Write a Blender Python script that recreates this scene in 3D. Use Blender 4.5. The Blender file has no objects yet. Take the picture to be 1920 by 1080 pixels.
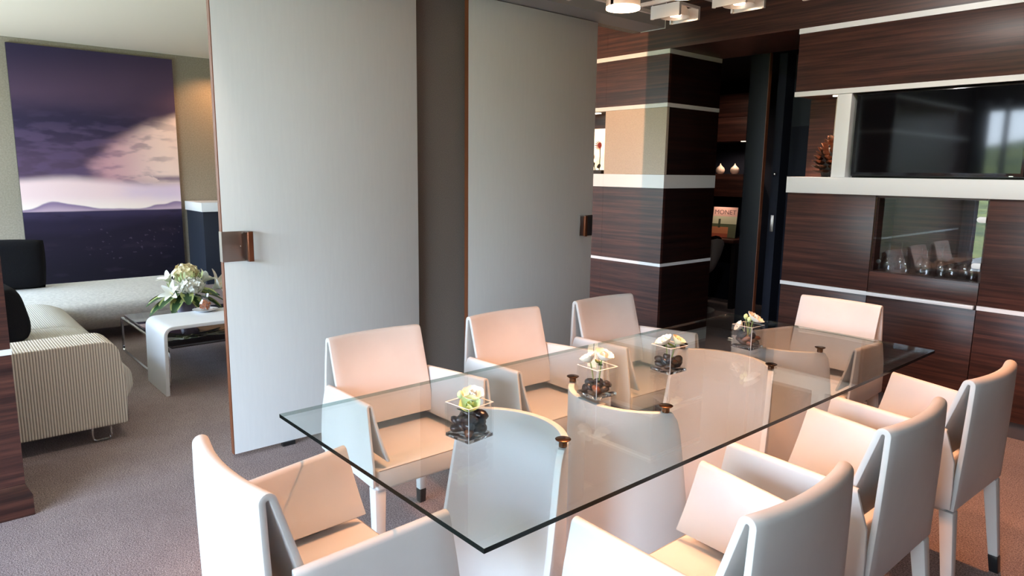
import bpy, bmesh, math, random
from mathutils import Vector, Matrix, Euler, noise

random.seed(7)
PI = math.pi
scene = bpy.context.scene
COL = scene.collection

# ------------------------------------------------------------------ camera
CAM_H = 1.5
yaw, pitch, roll = -0.85310464, -0.1665422, 0.01246382
cyw, syw = math.cos(yaw), math.sin(yaw)
fwd = Vector((syw * math.cos(pitch), cyw * math.cos(pitch), math.sin(pitch)))
right0 = Vector((cyw, -syw, 0))
up0 = right0.cross(fwd)
right = math.cos(roll) * right0 + math.sin(roll) * up0
up = -math.sin(roll) * right0 + math.cos(roll) * up0
cam_data = bpy.data.cameras.new('camera')
cam_data.sensor_width = 36
cam_data.lens = 1301.3 / 1920 * 36
cam_data.clip_start = 0.05
cam = bpy.data.objects.new('camera', cam_data)
COL.objects.link(cam)
m = Matrix.Identity(4)
for i in range(3):
    m[i][0], m[i][1], m[i][2] = right[i], up[i], -fwd[i]
    m[i][3] = (0, 0, CAM_H)[i]
cam.matrix_world = m
scene.camera = cam

# ------------------------------------------------------------------ world, exposure
SKY = 26.0
world = bpy.data.worlds.new('world')
scene.world = world
world.use_nodes = True
wn = world.node_tree
bg = wn.nodes['Background']
tc = wn.nodes.new('ShaderNodeTexCoord')
sep = wn.nodes.new('ShaderNodeSeparateXYZ')
ramp = wn.nodes.new('ShaderNodeValToRGB')
wn.links.new(tc.outputs['Generated'], sep.inputs[0])
wn.links.new(sep.outputs['Z'], ramp.inputs[0])
ramp.color_ramp.elements[0].position = 0.0
ramp.color_ramp.elements[0].color = (0.74, 0.86, 1.0, 1)
ramp.color_ramp.elements[1].position = 0.9
ramp.color_ramp.elements[1].color = (0.34, 0.56, 1.0, 1)
e = ramp.color_ramp.elements.new(0.25)
e.color = (0.62, 0.79, 1.0, 1)
wn.links.new(ramp.outputs[0], bg.inputs[0])
bg.inputs[1].default_value = SKY
vs = scene.view_settings
vs.view_transform = 'Standard'
vs.look = 'None'
vs.exposure = -0.12
vs.gamma = 1.0
vs.use_curve_mapping = False
cy = scene.cycles
cy.use_denoising = True
cy.max_bounces = 12
cy.diffuse_bounces = 6
cy.glossy_bounces = 5
cy.transmission_bounces = 10
cy.transparent_max_bounces = 24
cy.sample_clamp_indirect = 6.0
cy.caustics_reflective = False
cy.caustics_refractive = False


def area_light(name, loc, target, size, size_y, energy, color=(1, 1, 1), portal=False, spread=None):
    d = bpy.data.lights.new(name, 'AREA')
    d.shape = 'RECTANGLE'
    d.size, d.size_y = size, size_y
    d.energy = energy
    d.color = color
    if spread is not None:
        d.spread = spread
    if portal:
        d.cycles.is_portal = True
    o = bpy.data.objects.new(name, d)
    COL.objects.link(o)
    o.location = loc
    o.rotation_euler = (Vector(target) - Vector(loc)).to_track_quat('-Z', 'Y').to_euler()
    return o


def spot(name, loc, target, energy, color, angle=90, blend=0.4, radius=0.03):
    d = bpy.data.lights.new(name, 'SPOT')
    d.energy = energy
    d.color = color
    d.spot_size = math.radians(angle)
    d.spot_blend = blend
    d.shadow_soft_size = radius
    o = bpy.data.objects.new(name, d)
    COL.objects.link(o)
    o.location = loc
    o.rotation_euler = (Vector(target) - Vector(loc)).to_track_quat('-Z', 'Y').to_euler()
    return o


WARM = (1.0, 0.40, 0.18)
YW = -2.6      # window wall
area_light('portal_dining', (-1.4, YW + 0.03, 1.3), (-1.4, 5, 1.3), 4.0, 2.4, 1, portal=True)
area_light('portal_living', (-7.0, YW + 0.03, 1.4), (-7.0, 5, 1.4), 5.6, 2.6, 1, portal=True)

# ------------------------------------------------------------------ materials
M = {}


def mat(name, color=(0.8, 0.8, 0.8), rough=0.5, metal=0.0, spec=0.5, emit=None, estr=0.0, coat=0.0):
    ma = bpy.data.materials.new(name)
    ma.use_nodes = True
    b = ma.node_tree.nodes['Principled BSDF']
    b.inputs['Base Color'].default_value = (*color, 1)
    b.inputs['Roughness'].default_value = rough
    b.inputs['Metallic'].default_value = metal
    b.inputs['Specular IOR Level'].default_value = spec
    b.inputs['Coat Weight'].default_value = coat
    if emit:
        b.inputs['Emission Color'].default_value = (*emit, 1)
        b.inputs['Emission Strength'].default_value = estr
    M[name] = ma
    return ma


def nd(ma, t, **kw):
    n = ma.node_tree.nodes.new(t)
    for k, v in kw.items():
        setattr(n, k, v)
    return n


def lk(ma, a, b):
    ma.node_tree.links.new(a, b)


def noise_col(ma, scale, stops, coord='Object', detail=4.0, rough=0.6, stretch=(1, 1, 1), bump=0.0, bscale=None, bdist=0.002):
    b = ma.node_tree.nodes['Principled BSDF']
    t = nd(ma, 'ShaderNodeTexCoord')
    mp = nd(ma, 'ShaderNodeMapping')
    mp.inputs['Scale'].default_value = stretch
    lk(ma, t.outputs[coord], mp.inputs[0])
    n = nd(ma, 'ShaderNodeTexNoise')
    n.inputs['Scale'].default_value = scale
    n.inputs['Detail'].default_value = detail
    n.inputs['Roughness'].default_value = rough
    lk(ma, mp.outputs[0], n.inputs['Vector'])
    r = nd(ma, 'ShaderNodeValToRGB')
    els = r.color_ramp.elements
    els[0].position, els[0].color = stops[0][0], (*stops[0][1], 1)
    els[1].position, els[1].color = stops[-1][0], (*stops[-1][1], 1)
    for p, c in stops[1:-1]:
        x = els.new(p)
        x.color = (*c, 1)
    lk(ma, n.outputs['Fac'], r.inputs[0])
    lk(ma, r.outputs[0], b.inputs['Base Color'])
    if bump:
        n2 = n
        if bscale:
            n2 = nd(ma, 'ShaderNodeTexNoise')
            n2.inputs['Scale'].default_value = bscale
            n2.inputs['Detail'].default_value = 3
            lk(ma, t.outputs[coord], n2.inputs['Vector'])
        bp = nd(ma, 'ShaderNodeBump')
        bp.inputs['Strength'].default_value = bump
        bp.inputs['Distance'].default_value = bdist
        lk(ma, n2.outputs['Fac'], bp.inputs['Height'])
        lk(ma, bp.outputs[0], b.inputs['Normal'])
    return r


def wood(name, stretch, tint=1.0, rough=0.32):
    ma = mat(name, rough=rough, spec=0.45)
    t = lambda *c: tuple(x * tint for x in c)
    noise_col(ma, 1.0, [(0.28, t(.016, .006, .006)), (0.45, t(.042, .016, .013)), (0.56, t(.085, .030, .022)), (0.72, t(.15, .055, .038))],
              stretch=stretch, detail=7, rough=0.72)
    return ma


wood('wood', (1.1, 1.1, 42), .9, .36)
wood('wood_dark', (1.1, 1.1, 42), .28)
mat('wood_edge', (.20, .065, .028), .4)
mat('dark_edge', (.012, .009, .009), .45)
mat('white_lacquer', (.85, .86, .88), .35)
mat('door_white', (.74, .74, .72), .5)
noise_col(M['door_white'], 1.0, [(.3, (.73, .73, .72)), (.7, (.755, .755, .742))], stretch=(60, 60, 6), detail=3, bump=.03, bscale=300)
mat('leather', (.70, .68, .66), .55, spec=.35)
noise_col(M['leather'], 3.0, [(.3, (.625, .61, .595)), (.7, (.695, .68, .665))], detail=5, bump=.10, bscale=260, bdist=.001)
mat('seam', (.30, .25, .22), .7)
mat('foot_black', (.012, .012, .013), .35)
mat('black_gloss', (.006, .006, .008), .12, spec=.6)
mat('navy', (.012, .014, .024), .7, spec=.15)
mat('navy_light', (.020, .024, .036), .6, spec=.2)
mat('leaf_black', (.006, .006, .008), .34, spec=.18)
mat('plinth_grey', (.10, .09, .10), .5)
mat('ceiling_white', (.82, .75, .60), .9)
mat('pelmet_grey', (.30, .29, .29), .6)
mat('linen', (.40, .36, .29), .9)
noise_col(M['linen'], 60, [(.3, (.27, .24, .19)), (.7, (.36, .325, .26))], detail=3, bump=.15, bscale=500)
mat('linen_beige', (.60, .50, .41), .9)
noise_col(M['linen_beige'], 220, [(.3, (.50, .42, .35)), (.7, (.62, .53, .44))], detail=2)
mat('fabric_taupe', (.10, .085, .08), .95)
noise_col(M['fabric_taupe'], 300, [(.3, (.13, .112, .10)), (.7, (.27, .235, .21))], detail=2, bump=.2, bscale=500)
mat('carpet', (.2, .16, .15), .98, spec=.1)
noise_col(M['carpet'], 1.7, [(.3, (.27, .212, .214)), (.5, (.34, .272, .268)), (.7, (.41, .335, .32))], detail=12, rough=.85, bump=.9, bscale=260, bdist=.006)
_c = M['carpet']
_b = _c.node_tree.nodes['Principled BSDF']
_src = _b.inputs['Base Color'].links[0].from_socket
_t = nd(_c, 'ShaderNodeTexCoord')
_n = nd(_c, 'ShaderNodeTexNoise')
_n.inputs['Scale'].default_value = 170
_n.inputs['Detail'].default_value = 3
lk(_c, _t.outputs['Object'], _n.inputs['Vector'])
_r = nd(_c, 'ShaderNodeValToRGB')
_r.color_ramp.elements[0].position, _r.color_ramp.elements[0].color = .34, (.50, .49, .50, 1)
_r.color_ramp.elements[1].position, _r.color_ramp.elements[1].color = .66, (1.35, 1.35, 1.33, 1)
lk(_c, _n.outputs['Fac'], _r.inputs[0])
_m = nd(_c, 'ShaderNodeMix', data_type='RGBA', blend_type='MULTIPLY')
_m.inputs[0].default_value = 1
lk(_c, _src, _m.inputs[6])
lk(_c, _r.outputs[0], _m.inputs[7])
lk(_c, _m.outputs[2], _b.inputs['Base Color'])
mat('chrome', (.75, .75, .77), .12, 1.0)
mat('steel_brushed', (.42, .37, .34), .34, 1.0)
mat('bronze', (.15, .085, .05), .25, 1.0)
mat('copper_dark', (.26, .09, .045), .3, .7)
mat('aluminium', (.72, .68, .65), .38, .85)
mat('black_fabric', (.008, .008, .010), .9, spec=.1)
noise_col(M['black_fabric'], 300, [(.3, (.006, .006, .008)), (.7, (.014, .014, .017))], bump=.2, bscale=400)
mat('dark_glass_top', (.020, .012, .014), .06, spec=.7)
mat('lamp_ring', (1, 1, 1), .4, emit=(1.0, .66, .42), estr=14)
mat('led', (1, 1, 1), .4, emit=(1.0, .82, .62), estr=12)
mat('led_dim', (1, 1, 1), .4, emit=(1.0, .82, .62), estr=2)
mat('backlit', (1, 1, 1), .6, emit=(1.0, .72, .36), estr=1.15)
mat('candle', (.85, .66, .55), .5)
mat('vase_lilac', (.46, .44, .58), .35)
mat('porcelain', (.82, .83, .85), .2)
mat('petal_white', (.88, .87, .78), .55)
mat('petal_cream', (.90, .80, .52), .55)
mat('petal_lime', (.62, .72, .36), .55)
mat('leaf_green', (.025, .075, .022), .4)
mat('leaf_edge', (.40, .45, .16), .5)
mat('stem_green', (.22, .30, .08), .5)
mat('flower_red', (.30, .02, .012), .6)
mat('dark_leaf', (.016, .010, .008), .6)
mat('candy', (.55, .16, .05), .35)
mat('cone_bronze', (.17, .085, .055), .32, .2)
mat('screen', (.003, .003, .004), .05, spec=.5)
mat('hill', (.28, .33, .05), .9)
noise_col(M['hill'], .35, [(.35, (.06, .07, .012)), (.5, (.17, .16, .025)), (.65, (.34, .28, .05))], detail=6)
mat('curtain', (.36, .36, .40), .9)
mat('curtain_dark', (.05, .05, .06), .9)
mat('book_pink', (.80, .52, .46), .6)
mat('book_dark', (.03, .03, .03), .6)
mat('ink', (.12, .05, .06), .6)
mat('shell_grey', (.45, .43, .42), .5)
for i, c in enumerate([(.010, .010, .014), (.022, .020, .024), (.040, .022, .016), (.14, .055, .03), (.20, .10, .07)]):
    mat('pebble_%d' % i, c, .22)


def sofa_material(name, scale_vec, base, dark, period, bump=.5, stripes=True):
    ma = mat(name, base, .95, spec=.15)
    b = ma.node_tree.nodes['Principled BSDF']
    t = nd(ma, 'ShaderNodeTexCoord')
    mp = nd(ma, 'ShaderNodeMapping')
    mp.inputs['Scale'].default_value = scale_vec
    lk(ma, t.outputs['Object'], mp.inputs[0])
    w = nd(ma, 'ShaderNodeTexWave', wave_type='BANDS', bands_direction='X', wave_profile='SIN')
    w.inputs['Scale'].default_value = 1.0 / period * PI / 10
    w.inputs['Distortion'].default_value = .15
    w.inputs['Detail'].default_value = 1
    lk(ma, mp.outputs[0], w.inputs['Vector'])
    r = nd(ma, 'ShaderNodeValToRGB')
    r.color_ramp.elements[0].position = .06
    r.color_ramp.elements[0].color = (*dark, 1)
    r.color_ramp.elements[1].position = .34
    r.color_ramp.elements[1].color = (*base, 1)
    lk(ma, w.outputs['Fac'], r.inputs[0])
    n = nd(ma, 'ShaderNodeTexNoise')
    n.inputs['Scale'].default_value = 220
    lk(ma, t.outputs['Object'], n.inputs['Vector'])
    mx = nd(ma, 'ShaderNodeMix', data_type='RGBA', blend_type='MULTIPLY')
    mx.inputs[0].default_value = .18
    lk(ma, r.outputs[0], mx.inputs[6])
    lk(ma, n.outputs['Color'], mx.inputs[7])
    lk(ma, mx.outputs[2], b.inputs['Base Color'])
    bp = nd(ma, 'ShaderNodeBump')
    bp.inputs['Strength'].default_value = bump
    bp.inputs['Distance'].default_value = .004
    lk(ma, w.outputs['Fac'], bp.inputs['Height'])
    lk(ma, bp.outputs[0], b.inputs['Normal'])
    return ma


def axis_map(name, axis):
    # helper mapping: rotate so that bands run across the given axis
    for n in M[name].node_tree.nodes:
        if n.type == 'TEX_WAVE':
            n.bands_direction = axis


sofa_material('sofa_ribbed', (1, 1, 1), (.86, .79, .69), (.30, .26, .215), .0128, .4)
axis_map('sofa_ribbed', 'Y')
mat('sofa_weave', (.7, .68, .64), .95, spec=.15)
noise_col(M['sofa_weave'], 90, [(.3, (.56, .545, .515)), (.7, (.74, .72, .68))], stretch=(1, .45, 1), detail=2, bump=.5, bscale=130, bdist=.004)
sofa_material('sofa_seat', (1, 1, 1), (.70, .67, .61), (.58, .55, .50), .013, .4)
axis_map('sofa_seat', 'Y')


def glass(name, tint=(1, 1, 1), ior=1.5, boost=1.0):
    """thin architectural glass: clear transmission plus Fresnel reflection"""
    ma = bpy.data.materials.new(name)
    ma.use_nodes = True
    nt = ma.node_tree
    nt.nodes.clear()
    out = nd(ma, 'ShaderNodeOutputMaterial')
    mix = nd(ma, 'ShaderNodeMixShader')
    tr = nd(ma, 'ShaderNodeBsdfTransparent')
    tr.inputs[0].default_value = (*tint, 1)
    gl = nd(ma, 'ShaderNodeBsdfGlossy')
    gl.inputs['Roughness'].default_value = 0.0
    fr = nd(ma, 'ShaderNodeFresnel')
    fr.inputs[0].default_value = ior
    # the same Fresnel on both faces of a pane: use the front-facing angle
    geo = nd(ma, 'ShaderNodeNewGeometry')
    lw = nd(ma, 'ShaderNodeLayerWeight')
    mth = nd(ma, 'ShaderNodeMath', operation='POWER')
    lw.inputs[0].default_value = .5
    lk(ma, lw.outputs['Facing'], mth.inputs[0])
    mth.inputs[1].default_value = 5.0
    f0 = ((ior - 1) / (ior + 1)) ** 2 * boost
    ma2 = nd(ma, 'ShaderNodeMath', operation='MULTIPLY_ADD')
    lk(ma, mth.outputs[0], ma2.inputs[0])
    ma2.inputs[1].default_value = 1 - f0
    ma2.inputs[2].default_value = f0
    lk(ma, ma2.outputs[0], mix.inputs[0])
    lk(ma, tr.outputs[0], mix.inputs[1])
    lk(ma, gl.outputs[0], mix.inputs[2])
    lk(ma, mix.outputs[0], out.inputs[0])
    M[name] = ma
    return ma


glass('glass', (.985, .99, .985), 1.5)
glass('glass_table', (.945, .985, .985), 1.5, 1.1)
glass('glass_door', (.90, .90, .90), 1.5, 1.8)
glass('glass_clear', (.97, .975, .975), 1.5, 1.4)
glass('glass_wine', (.95, .955, .96), 1.5, 2.6)
mat('glass_edge', (.003, .006, .005), .25, spec=.12)
glass('glass_edge_far', (.45, .55, .52), 1.5, 3.0)
mat('glass_rim', (.62, .66, .66), .15, spec=.8)
gd = bpy.data.materials.new('glass_solid')
gd.use_nodes = True
b = gd.node_tree.nodes['Principled BSDF']
b.inputs['Transmission Weight'].default_value = 1
b.inputs['Roughness'].default_value = 0
b.inputs['IOR'].default_value = 1.48
M['glass_solid'] = gd


# ------------------------------------------------------------------ building helpers
def new_bm():
    return bmesh.new()


def box(bm, x0, x1, y0, y1, z0, z1):
    v = [bm.verts.new(p) for p in ((x0, y0, z0), (x1, y0, z0), (x1, y1, z0), (x0, y1, z0), (x0, y0, z1), (x1, y0, z1), (x1, y1, z1), (x0, y1, z1))]
    for f in ((3, 2, 1, 0), (4, 5, 6, 7), (0, 1, 5, 4), (1, 2, 6, 5), (2, 3, 7, 6), (3, 0, 4, 7)):
        bm.faces.new([v[i] for i in f])
    return v


def prism(bm, pts2, axis, a0, a1):
    """extrude a polygon given in the two other axes along axis"""
    def P(p, a):
        if axis == 'x':
            return (a, p[0], p[1])
        if axis == 'y':
            return (p[0], a, p[1])
        return (p[0], p[1], a)
    lo = [bm.verts.new(P(p, a0)) for p in pts2]
    hi = [bm.verts.new(P(p, a1)) for p in pts2]
    n = len(pts2)
    bm.faces.new(lo[::-1])
    bm.faces.new(hi)
    for i in range(n):
        bm.faces.new((lo[i], lo[(i + 1) % n], hi[(i + 1) % n], hi[i]))
    return lo + hi


def lathe(bm, prof, seg=24, c=(0, 0, 0), close=True):
    rings = []
    for r, z in prof:
        if r < 1e-6:
            rings.append([bm.verts.new((c[0], c[1], c[2] + z))])
        else:
            rings.append([bm.verts.new((c[0] + r * math.cos(2 * PI * k / seg), c[1] + r * math.sin(2 * PI * k / seg), c[2] + z)) for k in range(seg)])
    for a, b in zip(rings, rings[1:]):
        for k in range(seg):
            k2 = (k + 1) % seg
            if len(a) == 1 and len(b) == 1:
                continue
            if len(a) == 1:
                bm.faces.new((a[0], b[k], b[k2]))
            elif len(b) == 1:
                bm.faces.new((a[k], a[k2], b[0]))
            else:
                bm.faces.new((a[k], a[k2], b[k2], b[k]))
    if close:
        for ring, rev in ((rings[0], True), (rings[-1], False)):
            if len(ring) > 2:
                bm.faces.new(ring[::-1] if rev else ring)


def tube(bm, pts, r, seg=10, closed=False):
    pts = [Vector(p) for p in pts]
    n = len(pts)
    rings = []
    prev = None
    for i, p in enumerate(pts):
        if closed:
            d = (pts[(i + 1) % n] - pts[i - 1]).normalized()
        elif i == 0:
            d = (pts[1] - p).normalized()
        elif i == n - 1:
            d = (p - pts[i - 1]).normalized()
        else:
            d = ((pts[i + 1] - p).normalized() + (p - pts[i - 1]).normalized()).normalized()
        if prev is None:
            a = Vector((0, 0, 1)) if abs(d.z) < .9 else Vector((1, 0, 0))
            u = d.cross(a).normalized()
        else:
            u = (prev - d * prev.dot(d)).normalized()
        prev = u
        w = d.cross(u)
        rr = r[i] if isinstance(r, (list, tuple)) else r
        rings.append([bm.verts.new(p + rr * (math.cos(2 * PI * k / seg) * u + math.sin(2 * PI * k / seg) * w)) for k in range(seg)])
    pairs = list(zip(rings, rings[1:]))
    if closed:
        pairs.append((rings[-1], rings[0]))
    for a, b in pairs:
        for k in range(seg):
            bm.faces.new((a[k], a[(k + 1) % seg], b[(k + 1) % seg], b[k]))
    if not closed:
        bm.faces.new(rings[0][::-1])
        bm.faces.new(rings[-1])


def fillet(pts, rad, n=6):
    """round the inner corners of a 3D polyline"""
    pts = [Vector(p) for p in pts]
    out = [pts[0]]
    for a, p, c in zip(pts, pts[1:], pts[2:]):
        d1, d2 = (a - p).normalized(), (c - p).normalized()
        s, t_ = p + d1 * rad, p + d2 * rad
        for k in range(n + 1):
            t = k / n
            out.append((1 - t) ** 2 * s + 2 * t * (1 - t) * p + t * t * t_)
    out.append(pts[-1])
    return out


def bevel(bm, off, seg=2, angle=30):
    bmesh.ops.recalc_face_normals(bm, faces=bm.faces)
    bm.normal_update()
    es = [e for e in bm.edges if len(e.link_faces) == 2 and e.calc_face_angle(0) > math.radians(angle)]
    if es and off > 0:
        bmesh.ops.bevel(bm, geom=es, offset=off, segments=seg, profile=.5, affect='EDGES', clamp_overlap=True)


def mk(name, bm, material, parent=None, kind=None, bev=0, seg=2, angle=30, smooth=35, world=True):
    """link bm as one object; coordinates are given in the world unless world=False (then in the parent's frame)"""
    if bev:
        bevel(bm, bev, seg, angle)
    bmesh.ops.recalc_face_normals(bm, faces=bm.faces)
    me = bpy.data.meshes.new(name)
    bm.to_mesh(me)
    bm.free()
    mats = material if isinstance(material, (list, tuple)) else [material]
    for x in mats:
        me.materials.append(M[x] if isinstance(x, str) else x)
    if smooth:
        for p in me.polygons:
            p.use_smooth = True
        me.set_sharp_from_angle(angle=math.radians(smooth))
    o = bpy.data.objects.new(name, me)
    COL.objects.link(o)
    if parent:
        o.parent = parent
        if world:
            off = Vector((0, 0, 0))
            p = parent
            while p:
                off += p.location
                p = p.parent
            me.transform(Matrix.Translation(-off))
    if kind:
        o['kind'] = kind
    return o


def mesh_at(o, loc):
    """move a top-level mesh's origin to loc without moving its shape"""
    o.data.transform(Matrix.Translation(-Vector(loc)))
    o.location = loc
    return o


def tag(o, label, cat, group=None):
    o['label'] = label
    o['category'] = cat
    if group:
        o['group'] = group
    return o


def thing(name, loc, label, cat, group=None, rz=0):
    o = bpy.data.objects.new(name, None)
    o.empty_display_size = .1
    COL.objects.link(o)
    o.location = loc
    o.rotation_euler = (0, 0, rz)
    return tag(o, label, cat, group)


def group_empty(name, loc=(0, 0, 0)):
    o = bpy.data.objects.new(name, None)
    COL.objects.link(o)
    o.location = loc
    return o


def copy_tree(o, parent=None):
    c = o.copy()
    COL.objects.link(c)
    if parent:
        c.parent = parent
    for ch in list(o.children):
        copy_tree(ch, c)
    return c


def structure(name, bm, material, parent=None, bev=0, **k):
    return mk(name, bm, material, parent, 'structure', bev, **k)


def sbox(name, material, *b, bev=0, parent=None, label=None):
    bm = new_bm()
    box(bm, *b)
    o = structure(name, bm, material, parent, bev)
    if label:
        o['label'] = label
    return o


def pbox(name, material, parent, *b, bev=0, seg=2):
    bm = new_bm()
    box(bm, *b)
    return mk(name, bm, material, parent, bev=bev, seg=seg)


# ------------------------------------------------------------------ the room
YB = 4.72      # front plane of the cabinet wall and of the pillar
XD = -3.53     # plane of the sliding panels
ZB = 2.48      # underside of the bulkhead
sbox('floor', 'carpet', -10.4, 1.9, -2.9, 8.0, -.05, 0, label='taupe carpet running through dining room and lounge')
sbox('ceiling', 'ceiling_white', -3.6, 1.9, -2.9, YB + .8, 2.90, 2.98)
sbox('ceiling_lounge', 'ceiling_white', -10.4, -3.6, -2.9, YB + .8, 2.94, 3.02)
sbox('wall_left', 'linen', -10.25, -10.0, -2.9, 5.2, 0, 3.0)
sbox('baseboard_left', 'dark_edge', -10.0, -9.985, -2.5, 4.7, 0, .085)
sbox('wall_right', 'wood', 1.6, 1.8, -2.9, 5.4, 0, 3.0)
# window wall behind the camera, with two glazed openings
bm = new_bm()
box(bm, -10.3, -9.8, YW - .2, YW, 0, 3.0)
box(bm, -4.2, -3.40, YW - .2, YW, 0, 3.0)
box(bm, .60, 1.8, YW - .2, YW, 0, 3.0)
for x0, x1, zt_ in ((-9.8, -4.2, 2.7), (-3.40, .60, 2.5)):
    box(bm, x0, x1, YW - .2, YW, 0, .1)
    box(bm, x0, x1, YW - .2, YW, zt_, 3.0)
structure('wall_front', bm, 'wood_dark')
for i, (x0, x1, zt_) in enumerate(((-9.8, -4.2, 2.7), (-3.40, .60, 2.5))):
    bm = new_bm()
    n = 3
    w = (x1 - x0) / n
    for k in range(n + 1):
        xx = x0 + k * w
        box(bm, max(x0, xx - .03), min(x1, xx + .03), YW - .14, YW - .08, .1, zt_)
    box(bm, x0, x1, YW - .14, YW - .08, .1, .15)
    box(bm, x0, x1, YW - .14, YW - .08, zt_ - .05, zt_)
    fr = structure('window_%d' % (i + 1), bm, 'aluminium')
    for k in range(n):
        pbox('pane', 'glass', fr, x0 + k * w + .03, x0 + (k + 1) * w - .03, YW - .115, YW - .105, .15, zt_ - .05)

# outside: a grassy hill seen only as a reflection in the screen
bm = new_bm()
NX, NY = 40, 24
grid = []
for j in range(NY + 1):
    row = []
    for i in range(NX + 1):
        x = -60 + 100 * i / NX
        y = -8 - 70 * j / NY
        t = j / NY
        z = -1.2 + 9.5 * t ** 1.2 * (.75 + .25 * math.sin(x * .07 + 1.2)) + .5 * noise.noise(Vector((x * .1, y * .1, 0)))
        row.append(bm.verts.new((x, y, z)))
    grid.append(row)
for j in range(NY):
    for i in range(NX):
        bm.faces.new((grid[j][i], grid[j][i + 1], grid[j + 1][i + 1], grid[j + 1][i]))
structure('terrain', bm, 'hill')


def curtain(name, x0, x1, y, z0, z1, material, label, amp=.05, waves=7):
    bm = new_bm()
    N = waves * 10
    lo, hi = [], []
    for i in range(N + 1):
        t = i / N
        x = x0 + (x1 - x0) * t
        yy = y + amp * math.sin(t * waves * 2 * PI)
        lo.append(bm.verts.new((x, yy, z0)))
        hi.append(bm.verts.new((x, yy, z1)))
    for i in range(N):
        bm.faces.new((lo[i], lo[i + 1], hi[i + 1], hi[i]))
    bmesh.ops.solidify(bm, geom=bm.faces[:], thickness=.004)
    o = mk(name, bm, material)
    tag(o, label, 'curtain')
    mesh_at(o, ((x0 + x1) / 2, y, z0))
    return o


curtain('curtain', -3.44, -3.25, YW + .10, .03, 2.6, 'curtain', 'grey curtain gathered at the left of the dining window', .04, 4)
curtain('curtain', -3.08, -3.00, YW + .10, .03, 2.6, 'curtain', 'thin fold of grey curtain in the dining window', .03, 1)

# cabinet wall: bulkhead over the opening and the wall behind
bm = new_bm()
box(bm, XD, 1.7, YB, YB + .74, ZB, 2.92)
structure('wall_bulkhead', bm, 'wood')
sbox('wall_back', 'navy', -2.49, 1.8, 5.04, 5.2, 0, 2.6)
# door header and panel track box
sbox('trim_1', 'linen', -3.63, -3.55, .28, 4.37, 2.56, 3.0)
pel = sbox('trim_2', 'pelmet_grey', -3.55, -3.325, .28, 4.37, 2.56, 2.905)
pbox('edge_strip', 'white_lacquer', pel, -3.552, -3.323, 4.37, 4.376, 2.556, 2.563)
pbox('edge_strip', 'white_lacquer', pel, -3.329, -3.323, 4.37, 4.376, 2.563, 2.905)

# pillar to the right of the panels: stacked bands
STRIPES = [(.725, .750), (2.030, 2.062), (2.445, 2.480)]
BAND = (1.377, 1.487)
ZL = .10


def banded(name, x0, x1, y0, y1, niche=None, beige=True):
    """core plus panels and stripes, all children of one structure"""
    core = sbox(name, 'dark_edge', x0 + .012, x1 - .012, y0 + .012, y1 - .012, 0, 2.92) if niche is None else None
    return core


pillar = sbox('pillar', 'dark_edge', -3.95, XD - .012, YB + .012, 5.45, 0, 2.5)
zz = [(0, .725), (.750, 1.377), (1.487, 2.030), (2.062, 2.445)]
PX0 = -4.185
for i, (z0, z1) in enumerate(zz):
    g = .0015
    if i == 2:
        bm = new_bm()
        box(bm, PX0, XD, YB, YB + .03, z0 + g, z1 - g)
        mk('panel', bm, 'linen_beige', pillar)['label'] = 'beige linen panel'
    else:
        pbox('panel', 'wood', pillar, PX0, XD, YB, YB + .03, z0 + g, z1 - g)
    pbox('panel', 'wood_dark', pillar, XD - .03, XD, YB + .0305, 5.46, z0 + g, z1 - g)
for z0, z1 in STRIPES:
    pbox('stripe', 'white_lacquer', pillar, PX0, XD + .004, YB - .004, YB + .03, z0, z1)
    pbox('stripe', 'white_lacquer', pillar, XD - .03, XD + .004, YB + .0305, 5.46, z0, z1)
pbox('band', 'white_lacquer', pillar, PX0, XD + .004, YB - .004, YB + .03, *BAND)
pbox('band', 'white_lacquer', pillar, XD - .03, XD + .004, YB + .0305, 5.46, *BAND)

# the wall of the lounge continues left of the pillar with a lit niche
wl = sbox('wall_lounge', 'dark_edge', -6.5, PX0 - .001, YB + .012, YB + .03, 0, 1.377)
for (z0, z1) in ((0, .725), (.750, 1.377), (2.062, 2.445), (2.48, 2.94)):
    pbox('panel', 'wood', wl, -6.5, PX0 - .001, YB, YB + .03, z0 + .0015, z1 - .0015)
for z0, z1 in STRIPES:
    pbox('stripe', 'white_lacquer', wl, -6.5, PX0 - .001, YB - .004, YB + .03, z0, z1)
pbox('band', 'white_lacquer', wl, -6.5, PX0 - .001, YB - .004, 5.05, *BAND)
pbox('panel', 'wood', wl, XD - .66, XD, YB, YB + .03, 2.4815, 2.94)
pbox('niche_top', 'wood', wl, -6.5, PX0, YB + .03, 5.05, 2.035, 2.06)
pbox('niche_back', 'wood', wl, -6.5, -4.0, 5.05, 5.08, 1.487, 2.06)
pbox('panel', 'linen_beige', wl, -6.5, -4.9, YB, YB + .03, 1.4885, 2.0285)
sbox('wall_lounge_side', 'linen', -10.2, -6.5, YB, YB + .2, 0, 3.0)
pbox('downlight', 'led', wl, -4.66, -4.40, 4.86, 4.90, 2.030, 2.035)

# backlit panel and plant in the niche
p = mk('backlit_panel', (lambda b: (box(b, -4.80, -4.35, 5.02, 5.045, 1.488, 1.905), b)[1])(new_bm()), 'backlit')
tag(p, 'glowing cream backlit panel in the niche behind the pillar', 'light panel')
mesh_at(p, (-4.57, 5.03, 1.488))

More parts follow.
